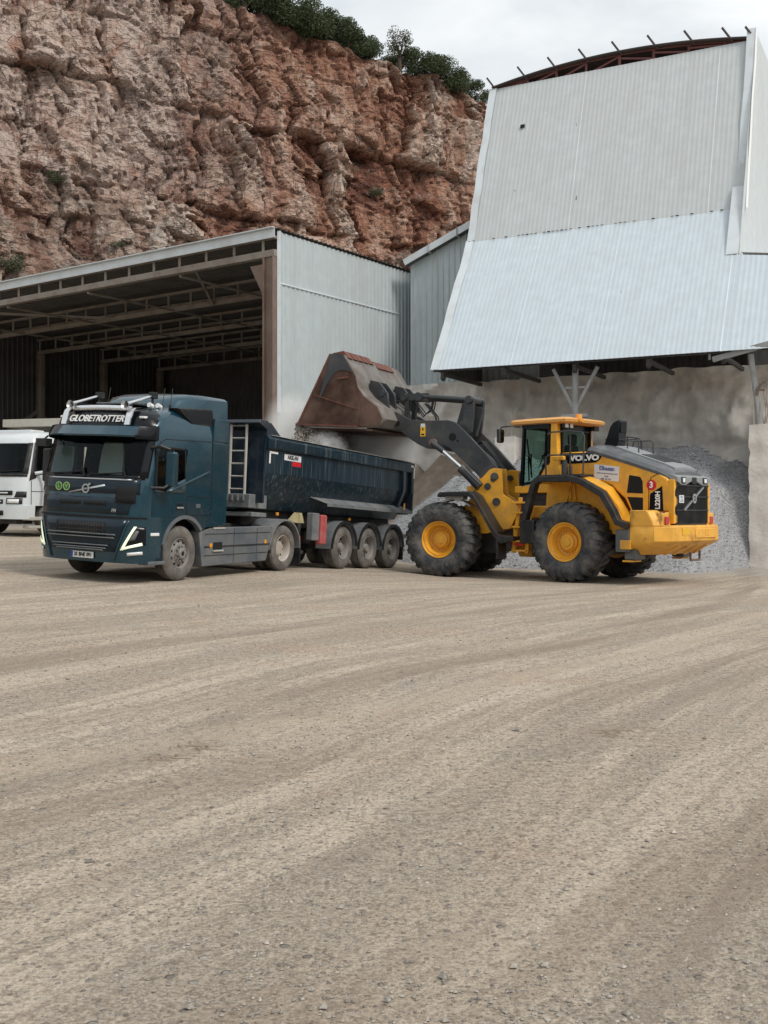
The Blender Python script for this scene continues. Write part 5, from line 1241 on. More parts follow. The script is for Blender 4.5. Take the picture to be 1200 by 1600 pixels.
g = MB(); KW.fq(g, [(-1.0,1.10),(.80,1.10),(.80,1.22),(-1.0,1.22)], 10, 1, .010); KW.fq(g, [(-.9,.86),(.50,.86),(.50,.98),(-.9,.98)], 8, 1, .010); g.build('grille', M_gap, WL, solid=.012)
g = MB(); KW.fq(g, [(-.9,1.14),(.66,1.14),(.66,1.175),(-.9,1.175)], 10, 1, .022); KW.fq(g, [(-.85,.91),(.45,.91),(.45,.935),(-.85,.935)], 8, 1, .022); g.build('grille_bar', M_wl, WL, solid=.012)
g = MB(); g.tube([(KW.fx(y,1.70)+.03,y,1.70+abs(y)*.05) for y in (-.6,-.2,.2)], .014, 5); g.tube([(KW.fx(y,1.70)+.03,y,1.72+.05*y) for y in (.3,.6,.95)], .014, 5); g.build('wiper', M_gap, WL)
g = MB(); g.box(.25,-1.0,1.0,.8,1.0,1.62); g.build('dashboard', M_cabin, WL, bevel=.04)
for y in (.5,-.5):
    g = MB(); g.box(-.55,y-.25,1.2,-.1,y+.25,1.45); g.box(-.65,y-.25,1.4,-.52,y+.25,2.15); g.build('seat', M_seat, WL, bevel=.05)
g = MB(); g.box(-.2,-.6,2.86,.35,.6,2.93); g.build('roof_hatch', M_wl, WL, bevel=.03)
M_bone = mat('bone_white_tipper_paint', (.46,.43,.37), .6, dirt=(.3,.27,.22), damt=.6, dscale=2)
g = MB(); g.box(-1.25,-1.22,1.1,-1.17,1.22,3.05); g.box(-1.25,-1.22,2.90,.0,1.22,3.10) if False else g.box(-1.25,-1.25,3.08,-.45,1.25,3.30); g.box(-1.25,-1.0,2.9,-1.1,1.0,3.1); g.box(-5.4,-1.25,1.1,-1.2,-1.17,2.7); g.box(-5.4,1.17,1.1,-1.2,1.25,2.7); g.box(-5.4,-1.2,1.05,-1.2,1.2,1.12); g.build('tipper_body', M_bone, WL, bevel=.01)
g = MB()
for sg in (1,-1): g.box(-5.3,sg*.4-.04,.7,1.0,sg*.4+.04,.95)
g.box(-.9,-.9,.5,.9,.9,1.0); g.box(-.07,-.9,.4,.07,.9,.55); g.box(.5,-.85,.32,1.1,.85,.5); g.build('chassis', M_chassis, WL)
w3 = truck_wheel(WL, 'steer', .51, .29); put(w3, 0, 1.16, .51); put(copy_tree(w3, WL), 0, -1.16, .51, True)
w4 = truck_wheel(WL, 'drive', .51, .28); put(w4, -3.4, 1.16, .51); put(copy_tree(w4, WL), -3.4, -1.16, .51, True)
# ------------------------------------------------------------------ yellow wheel loader
LO = empty('wheel_loader', (5.08, 25.87, 0.0), (0, 0, math.atan2(.669, -.743)))
tag(LO, 'large yellow wheel loader holding its raised bucket over the trailer', 'wheel loader')
_LR = Matrix.Translation((5.08, 25.87, 0.0)) @ Matrix.Rotation(math.atan2(.669, -.743), 4, 'Z')
_LF = Matrix.Translation((1.974, 28.0, 0.02)) @ Matrix.Rotation(math.atan2(.438, -.899), 4, 'Z')
MF = _LR.inverted() @ _LF
def FM(): return MB(MF)

def loader_wheel(parent):
    wh = empty('wheel', parent=parent); g = MB()
    g.lathe([(.43,-.09),(.47,-.035),(.56,.005),(.68,.015),(.78,-.005),(.85,-.045),(.875,-.10),(.882,-.37),(.875,-.64),(.85,-.695),(.78,-.735),(.68,-.755),(.56,-.745),(.47,-.705),(.43,-.65)], n=72, closed=True)
    def lug(a0, side):
        st = [(-.41,.918,.10,.055),(-.30,.925,.075,.058),(-.19,.924,.03,.062),(-.085,.914,.0,.066),(-.035,.878,-.004,.064),(-.004,.825,-.006,.055),(.010,.775,-.006,.042)]
        rings = []
        for y, r, sk, hw in st:
            yy = y if side > 0 else -.74-y; a = a0+sk; dd = .075 if r > .88 else .03
            nr = Vector((0,1 if side > 0 else -1,0))
            if r > .88: pts = [(a-hw, r, yy), (a+hw, r, yy), (a+hw*1.1, r-dd, yy), (a-hw*1.1, r-dd, yy)]
            else: pts = [(a-hw, r, yy), (a+hw, r, yy), (a+hw, r-.01, yy-.06*side), (a-hw, r-.01, yy-.06*side)]
            rings.append([(rr*math.cos(b), y3, rr*math.sin(b)) for b, rr, y3 in pts])
        g.loft(rings)
    NL = 25
    for k in range(NL): lug(2*math.pi*k/NL, 1); lug(2*math.pi*(k+.5)/NL, -1)
    for k in range(36):   # chunks on the side wall
        a = 2*math.pi*k/36; c, s_ = math.cos(a), math.sin(a)
        g.obox((c*.61,.012,s_*.61),(c*.70,.018,s_*.70),.035,.012,up=(0,1,0))
    g.build('tyre', M_lorotyre, wh, bevel=.008, seg=1, ang=40)
    g = MB()
    g.lathe([(.44,-.66),(.435,-.10),(.452,-.05),(.448,-.03),(.428,-.035),(.418,-.075),(.395,-.09),(.385,-.075),(.365,-.08),(.335,-.15),(.315,-.26),(.30,-.27),(.235,-.275),(.225,-.23),(.185,-.20),(.175,-.155),(.11,-.145),(.10,-.115),(.03,-.11)], n=56)
    for k in range(20):
        a = 2*math.pi*k/20; g.cyl((math.cos(a)*.272,-.275,math.sin(a)*.272),(math.cos(a)*.272,-.245,math.sin(a)*.272),.016,n=8)
    for k in range(4):
        a = 2*math.pi*k/4+.5; g.obox((math.cos(a)*.36,-.085,math.sin(a)*.36),(math.cos(a)*.40,-.075,math.sin(a)*.40),.12,.03,up=(0,1,0))
    g.build('rim', M_yellow, wh, ang=35)
    return wh
lw = loader_wheel(LO); lw.location = (0, 1.50, .915)
l2 = copy_tree(lw, LO); l2.location = (0, -1.50, .915); l2.rotation_euler = (0, .6, math.pi)
yf = math.atan2(MF[1][0], MF[0][0])
for sg in (1, -1):
    w = copy_tree(lw, LO); p = MF @ Vector((0, sg*1.50, .905)); w.location = p; w.rotation_euler = (0, .35*sg, yf + (0 if sg > 0 else math.pi))

# rear frame, axle, hitch
g = MB(); g.box(-1.7,-.62,.75,1.0,.62,1.5); g.cyl((0,-1.0,.92),(0,1.0,.92),.27,n=18); g.box(-.4,-.75,.6,.4,.75,1.2); g.box(.4,-.7,1.1,1.75,.7,2.06); g.build('rear_chassis', M_dgrey, LO, bevel=.03)
g = MB(); g.box(.9,-.5,.62,1.75,.5,1.05); g.prism([(.95,.5),(1.95,.5),(2.1,.9),(1.7,1.75),(1.0,1.75)], 'y', -.45, .45); g.box(.75,-.86,1.45,1.3,.86,1.75); g.build('hitch_frame', M_yellow, LO, bevel=.03)
g = MB(); g.prism([(.95,1.2),(.85,2.3),(-.25,2.3),(-.95,1.95),(-1.4,1.3),(-1.4,1.1),(.95,1.1)], 'y', -.84, .84); g.build('inner_fender', M_yellow, LO)
g = MB()
for x0, z0, x1, z1 in ((.55,1.3,.15,2.25),(.2,1.9,.2,2.3)): g.obox((x0,.86,z0),(x1,.86,z1),.08,.05)
g.tube([(.3,.88,1.5),(.05,.9,1.9),(.1,.9,2.25)], .025, 6); g.build('fender_stay', M_yellow, LO)
for sg in (1, -1):
    # yellow fender skin with a black rubber rim
    path = [(1.09,1.40),(.80,2.26),(.66,2.36),(-.20,2.36),(-.46,2.29),(-1.0,2.0),(-1.26,1.62),(-1.38,1.38),(-1.62,1.29)]
    def band(y0, y1, t0, t1, pth):
        g = MB(); rings = []
        for i, (x, z) in enumerate(pth):
            a = Vector(pth[max(i-1,0)]); b = Vector(pth[min(i+1,len(pth)-1)]); d = (b-a).normalized(); n = Vector((d.y,-d.x))
            n = -n if n.y < 0 and abs(n.y) > .2 else n
            if i == 0: n = Vector((1,.3)).normalized()
            if n.x < 0 and i < 3: n = -n
            rings.append([(x+n.x*t, sg*y, z+n.y*t) for y, t in ((y0,t0),(y1,t0),(y1,t1),(y0,t1))])
        g.loft(rings); return g
    band(.84, 1.40, -.02, .03, path[1:]).build('fender', M_yellow, LO)
    band(1.34, 1.55, -.07, .07, path).build('fender_rim', M_black, LO, bevel=.02)
    g = MB(); rings = []
    for x, z, yo in ((.05,2.375,1.30),(-.30,2.37,1.30),(-.62,2.25,1.29),(-1.0,2.06,1.28),(-1.26,1.72,1.26),(-1.40,1.42,1.22)):
        rings.append([(x, sg*yo, z+.02), (x+.04, sg*1.06, z+.09), (x+.06, sg*.90, z+.10), (x+.02, sg*.86, z-.1), (x, sg*yo, z-.06)])
    g.loft(rings); g.build('fender_shoulder', M_yellow, LO, ang=50)
    g = MB(); g.box(.80,min(sg*1.2,sg*1.52),.86,1.20,max(sg*1.2,sg*1.52),1.42); g.box(.82,min(sg*1.0,sg*1.3),.55,1.0,max(sg*1.0,sg*1.3),.95); g.build('mud_guard', M_black, LO, bevel=.03)
    g = MB(); g.box(-1.62,min(sg*1.05,sg*1.40),.72,-1.28,max(sg*1.05,sg*1.40),1.22); g.box(-1.75,min(sg*.9,sg*1.3),.55,-1.45,max(sg*.9,sg*1.3),.78); g.build('mud_flap', M_hood, LO, bevel=.02)
    g = MB(); g.box(-1.66,min(sg*1.0,sg*1.42),.78,-1.40,max(sg*1.0,sg*1.42),.98); g.build('fender_bracket', M_yellow, LO, bevel=.015); g = MB(); g.box(-1.68,min(sg*.95,sg*1.35),.50,-1.42,max(sg*.95,sg*1.35),.54); g.build('fender_bracket', M_yellow, LO, bevel=.015)
    # access steps
    g = MB()
    g.obox((1.60,sg*1.18,.62),(1.50,sg*1.02,1.95),.05,.10); g.obox((1.22,sg*1.18,.62),(1.18,sg*1.02,1.95),.05,.10)
    for z in (.66,.88,1.22,1.56,1.80): g.box(1.2,min(sg*1.0,sg*1.25),z,1.62,max(sg*1.0,sg*1.25),z+.045)
    g.box(1.15,min(sg*.5,sg*.98),.66,1.75,max(sg*.5,sg*.98),1.20); g.build('access_steps', M_yellow, LO, bevel=.01)
    g = MB(); g.box(1.66,min(sg*.96,sg*1.02),.82,1.80,max(sg*.96,sg*1.02),.94); g.build('step_reflector', M_red, LO); g = MB(); g.box(1.25,min(sg*1.25,sg*1.27),.80,1.52,max(sg*1.25,sg*1.27),.86); g.build('step_reflector', M_red, LO)
    # platform and rails
    g = MB(); g.box(-.40,min(sg*.80,sg*1.42),2.40,.72,max(sg*.80,sg*1.42),2.46); g.build('platform', M_black, LO, bevel=.01)
    g = MB(); y = sg*1.30
    g.tube([(.60,y,2.42),(.60,y,2.88),(.52,y,2.92),(-.43,y,2.90)], .020, 6); g.tube([(-.06,y,2.4),(-.06,y,3.43)], .020, 6); g.tube([(.55,y,3.40),(.45,y,3.45),(-.06,y,3.45),(-.38,y,3.40),(-.43,y,3.32),(-.40,y,2.42)], .020, 6)
    g.build('hand_rail', M_dgrey, LO)
# engine hood
hood = [(.52,2.36),(.52,2.99),(-.20,3.0),(-.62,2.93),(-1.3,2.73),(-2.05,2.47),(-2.26,2.34),(-2.33,2.10),(-2.34,1.60),(-1.36,1.60),(-1.20,1.9),(-.85,2.2),(-.4,2.36)]
g = MB(); g.prism(hood, 'y', -.86, .86); g.build('engine_hood', M_yellow, LO, bevel=.06, seg=3)
g = MB(); rings = []
for x, z, w_, zc in ((-.20,2.96,.84,3.10),(-.27,2.99,.875,3.15),(-.40,2.985,.878,3.15),(-.65,2.915,.878,3.10),(-1.30,2.715,.876,2.90),(-2.02,2.475,.86,2.65),(-2.22,2.37,.82,2.55),(-2.31,2.30,.80,2.47)):
    rings.append([(x,w_,z-.05),(x,w_+.01,z+.02),(x,w_-.06,z+.10),(x,.55,zc),(x,0,zc+.03),(x,-.55,zc),(x,-w_+.06,z+.10),(x,-w_-.01,z+.02),(x,-w_,z-.05)])
g.loft(rings); hc = g.build('hood_cover', M_hood, LO, ang=25)
g = MB(); rings = []
for x, z, w_ in ((-.78,3.095,.50),(-1.3,2.905,.52),(-2.0,2.665,.52),(-2.25,2.555,.50)): rings.append([(x,w_,z-.03),(x,w_,z+.02),(x,0,z+.045),(x,-w_,z+.02),(x,-w_,z-.03)])
g.loft(rings); g.build('hood_top_panel', M_hoodpale, LO, ang=30)
g = MB(); rings = []
for x, z, w_ in ((-1.38,2.915,.40),(-1.95,2.72,.40)): rings.append([(x,w_,z-.03),(x,w_,z+.0),(x,-w_,z+.02),(x,-w_,z-.03)])
g.loft(rings); g.build('hood_vent', M_black, LO)
g = MB(); g.prism([(-.26,3.12),(-.44,3.60),(-.52,3.70),(-.68,3.755),(-.69,3.70),(-.64,3.10)], 'y', -.19, .19); ex = g.build('air_intake_stack', M_blackgloss, LO, bevel=.03)
g = MB(); g.box(-.70,-.13,3.45,-.675,.13,3.70); g.build('outlet', M_gap, ex)
g = MB()
for y in (.28,-.40): g.tube([(-.70,y,3.10),(-.74,y,3.27),(-1.20,y,3.26),(-1.24,y,3.22),(-1.24,y,2.92)], .016, 6); g.tube([(-.95,y,3.26),(-.95,y,3.05)], .014, 6)
g.tube([(-.74,.28,3.27),(-.74,-.40,3.27)], .014, 6); g.build('hood_rail', M_dgrey, LO)
# hood side details (near side and far side alike)
for sg in (1, -1):
    yb = .862
    def plate(name, pts, m, t=.008, y0=yb, parent=LO, bv=0.0):
        g = MB(); g.prism(pts, 'y', *sorted((sg*y0, sg*(y0+t)))); return g.build(name, m, parent, bevel=bv)
    pf = plate('side_window_frame', [(-1.25,2.46),(-1.60,2.42),(-1.70,2.30),(-1.71,1.60),(-1.40,1.60),(-1.22,2.0)], M_yellowdirty, .006)
    plate('intake_mesh', [(-1.33,2.43),(-1.60,2.38),(-1.66,2.28),(-1.67,2.01),(-1.27,2.03)], M_gap, .006, yb+.006, pf)
    plate('intake_mesh', [(-1.28,1.94),(-1.67,1.92),(-1.67,1.62),(-1.42,1.62)], M_gap, .006, yb+.006, pf)
    rb = plate('model_panel', [(-1.84,2.00),(-2.13,2.17),(-2.16,1.62),(-1.82,1.62)], M_blackgloss, .006)
    text('model_text', 'L220H', .155, (-2.03, sg*(yb+.011), 1.86), (0,0,1), (sg*1.0,0,0), M_white, rb, bold=.006, xscale=.95)
    logo = plate('name_panel', [(.50,2.98),(-.68,2.955),(-.58,2.80),(-.48,2.735),(.50,2.72)], M_blackgloss, .006)
    text('name_text', 'VOLVO', .175, (-.17, sg*(yb+.012), 2.845), (-sg,0,0), (0,0,1), M_white, logo, bold=.010, xscale=1.32)
    if sg == 1:
        sp = plate('owner_sign', [(-.43,2.70),(-1.08,2.62),(-1.06,2.28),(-.43,2.36)], M_signwhite, .006)
        text('sign_text', 'Elbasan', .135, (-.76, yb+.010, 2.585), (-1,0,-.10), (0,0,1), M_bluetext, sp, bold=.003)
        g = MB(); rr = random.Random(2); x = -.50
        while x > -1.0:
            w_ = rr.uniform(.015,.035); g.box(x-w_,yb+.006,2.485+(x+.5)*.10,x,yb+.009,2.510+(x+.5)*.10); x -= w_+.010
        for x in (-.70,-.735,-.77): g.box(x-.025,yb+.006,2.415+(x+.5)*.1,x,yb+.009,2.45+(x+.5)*.1)
        for x in (-.61,-.64,-.67,-.72,-.75,-.80,-.83): g.box(x-.024,yb+.006,2.355+(x+.5)*.1,x,yb+.009,2.39+(x+.5)*.1)
        g.build('sign_small_print', M_greytext, sp)
        g = MB(); g.cyl((-1.87,yb-.002,2.195),(-1.87,yb+.008,2.195),.118,n=32); ds = g.build('number_disc', M_redsticker, LO)
        text('number_text', '3', .19, (-1.87,yb+.012,2.195), (-1,0,0), (0,0,1), M_white, ds, bold=.006)
        g = MB(); g.prism([(-1.80,2.70),(-1.82,2.70),(-1.83,2.35),(-1.81,2.35)], 'y', yb, yb+.003) if False else g.tube([(-2.02,yb+.002,2.44),(-1.86,yb+.002,2.36),(-1.81,yb+.002,2.2),(-1.80,yb+.002,1.62)], .008, 5); g.build('hood_gap', M_gap, LO)
        g = MB(); g.cyl((.16,1.18,2.46),(.16,1.18,2.74),.07,n=14); g.cyl((.16,1.18,2.74),(.16,1.18,2.80),.05,n=12); g.cyl((.02,1.16,2.46),(.02,1.16,2.66),.045,n=12); g.build('filter_canister', M_dgrey, LO)
        g = MB(); g.box(.34,1.06,2.46,.44,1.14,2.86); g.box(.22,1.04,2.80,.52,1.16,2.90); g.build('filter_bracket', M_yellow, LO, bevel=.02)
# rear grille
g = MB(); g.box(-2.40,-.78,1.30,-2.30,.76,2.30); gr = g.build('rear_grille', M_dgrey, LO, bevel=.03)
g = MB()
for z in (1.62,1.92,2.17): g.box(-2.425,-.78,z,-2.395,.76,z+.035)
for i in range(38): g.box(-2.412,-.74+i*.04,1.34,-2.398,-.725+i*.04,2.27)
g.build('grille_slats', M_black, gr)
for y, z in ((.88,2.17),(.88,1.78)):
    pass
g = MB(); g.prism([(.86,2.32),(.74,2.28),(.72,2.18),(.80,2.06),(.80,1.96),(.70,1.9),(.70,1.78),(.80,1.70),(.80,1.56),(.70,1.52),(.70,1.36),(.86,1.34)], 'x', -2.41, -2.28); g.prism([(-.88,2.32),(-.80,2.28),(-.80,1.36),(-.88,1.34)], 'x', -2.41, -2.28); g.build('grille_surround', M_yellow, LO, bevel=.015)
g = MB(); g.obox((-2.43,.42,1.64),(-2.43,-.50,2.16),.03,.04,up=(1,0,0)); n = 26
g.loft([[(-2.44+dx, -.03+r*.95*math.cos(2*math.pi*k/n), 1.90+r*1.15*math.sin(2*math.pi*k/n)) for k in range(n)] for r, dx in ((.055,0),(.095,0),(.095,-.02),(.055,-.02),(.055,0))], cap0=False, cap1=False); g.build('grille_badge', M_silver, gr)
g = MB(); g.box(-2.435,.44,1.80,-2.425,.66,1.97); st = g.build('sticker', M_signwhite, gr)
text('sticker_text', 'TS 3', .07, (-2.437,.55,1.92), (0,-1,0), (0,0,1), M_bluetext, st)
g = MB(); g.box(-2.437,.47,1.83,-2.434,.63,1.845); g.box(-2.437,.47,1.86,-2.434,.58,1.872); g.build('sticker_print', M_bluetext, st)
g = MB(); rings = []
for y in (.80,.62,.40,.15,-.15,-.40,-.62,-.82):
    k = .0 if abs(y) > .3 else .0
    rings.append([(-2.16,y,2.46),(-2.38,y,2.40),(-2.46,y,2.36),(-2.46,y,2.20 if abs(abs(y)-.5) < .25 else 2.28),(-2.30,y,2.20)])
g.loft(rings); g.build('lamp_shroud', M_hoodpale, LO, ang=30)
for y in (.52,.0,-.52):
    g = MB(); g.box(-2.47,y-.11,2.22,-2.44,y+.11,2.37); bx = g.build('rear_lamp', M_black, LO, bevel=.012)
    if y:
        g = MB(); g.box(-2.482,y-.06,2.25,-2.468,y+.05,2.345); g.build('lens', M_lampw, bx, bevel=.01)
# counterweight
def plan(z, s0, s1, x0, x1): return [(x0, s0, z), (x1+.28, s0, z), (x1, s0-.30, z), (x1-.03, 0, z), (x1, -s1+.30, z), (x1+.28, -s1, z), (x0, -s1, z)]
g = MB(); g.loft([plan(.66, 1.12, 1.12, -1.62, -2.02), plan(.90, 1.37, 1.42, -1.62, -2.42), plan(.96, 1.39, 1.44, -1.62, -2.50), plan(1.28, 1.38, 1.43, -1.62, -2.50), plan(1.31, 1.36, 1.41, -1.62, -2.47)])
cw = g.build('counterweight', M_yellowdirty, LO, bevel=.03, seg=2)
for sg in (1, -1):
    g = MB(); rings = []
    for z, xb, yi in ((1.29,-2.30,.92),(1.40,-2.26,.94),(1.60,-2.16,1.0),(1.64,-2.10,1.03)): rings.append([(-1.62,sg*1.385,z),(xb+.10,sg*1.385,z),(xb,sg*1.28,z),(xb,sg*yi,z),(-1.62,sg*yi,z)])
    g.loft(rings); g.build('corner_block', M_yellowdirty, cw, bevel=.025)
    g = MB(); g.prism([(sg*.86,1.29),(sg*1.28,1.29),(sg*1.22,1.58),(sg*.98,1.58)], 'x', -2.34, -2.20); g.build('lamp_recess', M_yellowdirty, cw, bevel=.02)
    g = MB(); g.box(-2.37,min(sg*.98,sg*1.16),1.33,-2.33,max(sg*.98,sg*1.16),1.50); g.build('tail_light', M_red, cw, bevel=.015)
g = MB(); g.box(-2.512,.35,1.12,-2.500,.62,1.25) if False else g.prism([(.36,1.10),(.68,1.10),(.68,1.25),(.36,1.25)], 'x', -2.524, -2.515); g.build('warning_sticker', M_yelsticker, cw)
g = MB(); g.box(-2.545,-.95,1.02,-2.515,.10,1.24); g.build('hatch', M_yellowdirty, cw, bevel=.02)
g = MB(); g.box(-2.555,-.55,1.08,-2.544,-.38,1.22); g.build('hatch_plate', M_yellow, cw, bevel=.01)
g = MB()
for y in (.6,.15,-.35,-.8): g.prism([(-2.05,.68),(-2.40,.90),(-2.40,.86),(-2.05,.64)], 'y', y-.06, y+.06)
g.build('counterweight_rib', M_yellowdirty, cw)
g = MB(); g.tube([(-2.1,-.55,.68),(-2.1,-.55,.50),(-2.1,-1.0,.50),(-2.1,-1.0,.72)], .028, 6); g.build('tow_loop', M_rustcol, LO)
# cab
base = [(1.84,2.05),(1.84,2.22),(1.42,2.25),(1.16,2.42),(.98,2.70),(.86,2.76),(.56,2.76),(.56,2.05)]
g = MB(); g.prism(base, 'y', -.80, .80); cb = g.build('cab_base', M_yellow, LO, bevel=.03)
g = MB(); g.box(.50,-.72,1.9,1.75,.72,2.05); g.build('cab_mount', M_black, LO)
for sg in (1,-1):
    g = MB(); g.prism([(.60,2.70),(.83,2.70),(.80,3.72),(.62,3.72)], 'y', *sorted((sg*.64, sg*.80)))
    g.build('rear_pillar', M_yellow, LO, bevel=.03)
g = MB()
for sg in (1,-1):
    g.obox((1.62,sg*.785,2.24),(1.56,sg*.77,3.72),.09,.06); g.obox((1.84,sg*.52,2.22),(1.76,sg*.50,3.72),.05,.05)
    g.obox((.87,sg*.79,2.72),(.84,sg*.78,3.72),.05,.05); g.obox((1.60,sg*.785,3.66),(.83,sg*.785,3.66),.05,.10); g.obox((1.62,sg*.79,2.27),(1.35,sg*.79,2.30),.05,.06); g.obox((1.35,sg*.79,2.30),(1.12,sg*.79,2.46),.05,.06); g.obox((1.12,sg*.79,2.46),(.93,sg*.79,2.76),.05,.06)
g.obox((.60,.66,3.62),(.60,-.66,3.62),.05,.18); g.obox((.60,.66,2.79),(.60,-.66,2.79),.05,.08); g.obox((1.74,.52,3.67),(1.74,-.52,3.67),.08,.10)
for sg in (1,-1): g.obox((.60,sg*.62,2.76),(.60,sg*.62,3.70),.05,.08); g.obox((1.60,sg*.78,3.68),(1.76,sg*.50,3.68),.06,.10)
g.build('cab_frame', M_blackgloss, LO)
g = MB()
for sg in (1,-1):
    a = [(1.60,sg*.792,2.25),(1.36,sg*.792,2.28),(1.13,sg*.792,2.45),(.93,sg*.792,2.74),(.87,sg*.785,2.74),(.85,sg*.775,3.68),(1.56,sg*.775,3.68)]; g.f([g.v(p) for p in a])
    a = [(1.62,sg*.78,2.24),(1.84,sg*.52,2.22),(1.76,sg*.50,3.68),(1.56,sg*.77,3.68)]; g.f([g.v(p) for p in a])
a = [(1.84,.52,2.22),(1.84,-.52,2.22),(1.76,-.50,3.68),(1.76,.50,3.68)]; g.f([g.v(p) for p in a])
a = [(.595,.66,2.77),(.595,-.66,2.77),(.595,-.66,3.66),(.595,.66,3.66)]; g.f([g.v(p) for p in a])
g.build('cab_glass', M_glass_green, LO, recalc=False, ang=20)
g = MB(); rings = []
for z, x0, x1, w_ in ((3.69,.36,1.84,.78),(3.72,.26,1.98,.87),(3.79,.24,2.0,.88),(3.83,.32,1.94,.82),(3.86,.5,1.7,.62)): rings.append([(x1,w_-.12,z),(x1-.1,w_,z),(x0+.1,w_,z),(x0,w_-.12,z),(x0,-w_+.12,z),(x0+.1,-w_,z),(x1-.1,-w_,z),(x1,-w_+.12,z)])
g.loft(rings); rf = g.build('cab_roof', M_orangelip, LO, bevel=.01, ang=40)
g = MB(); g.cyl((.30,.36,3.80),(.30,.36,3.92),.09,.075,n=16); g.box(.20,.28,3.74,.30,.46,3.80); g.build('beacon', M_amber, LO, ang=50)
for y in (.66,.46):
    g = MB(); g.box(.44,y-.08,3.58,.52,y+.08,3.70); wlmp = g.build('work_lamp', M_black, LO, bevel=.012)
    g = MB(); g.box(.425,y-.065,3.595,.442,y+.065,3.69); g.build('lens', M_lampw, wlmp, bevel=.006)
g = MB(); g.box(.42,-.78,3.58,.52,-.56,3.70); g.build('work_lamp', M_black, LO, bevel=.012)
g = MB(); g.box(.72,-.26,2.2,1.2,.26,2.72); g.box(.66,-.25,2.6,.80,.25,3.22); st_ = g.build('seat', M_seat, LO, bevel=.06)
g = MB(); g.box(.64,-.15,3.22,.76,.15,3.48); g.build('headrest', M_seat, st_, bevel=.05)
g = MB(); g.obox((1.62,.0,2.2),(1.42,0,2.82),.16,.12); g.box(.75,-.55,2.2,1.25,-.32,2.86); g.box(1.05,.30,2.66,1.30,.44,2.76); g.build('console', M_cabin, LO, bevel=.03)
g = MB(); g.lathe([(.185,-.014),(.20,0),(.185,.014),(.17,0)], n=26, closed=True); g.tube([(-.17,0,0),(.17,0,0)], .016, 6); g.tube([(0,0,0),(0,0,.17)], .016, 6); sw2 = g.build('steering_wheel', M_gap, LO); sw2.location = (1.38,0,2.90); sw2.rotation_euler = (R(58),0,R(90))
g = MB(); g.tube([(1.48,.70,2.35),(1.50,.70,2.95),(1.42,.70,3.0),(1.42,.70,2.5)], .018, 6); g.build('grab_bar', M_gap, LO)
g = MB(); g.tube([(1.66,.02,2.70),(1.30,.0,3.45)], .012, 5); g.obox((1.80,.1,2.45),(1.78,.35,3.4),.03,.02); g.build('wiper', M_gap, LO)
for sg in (1,-1):
    g = MB(); g.tube([(1.70,sg*.74,3.66),(1.85,sg*.98,3.68),(2.06,sg*1.04,3.66),(2.09,sg*1.05,3.58)], .018, 6); ma = g.build('mirror_arm', M_black, LO)
    g = MB(); g.box(2.04,sg*1.05-.10,3.28,2.13,sg*1.05+.10,3.62); g.build('mirror', M_black, ma, bevel=.03)
    g = MB(); g.box(2.025,sg*1.05-.08,3.31,2.042,sg*1.05+.08,3.59); g.build('mirror_glass', M_mirror, ma)
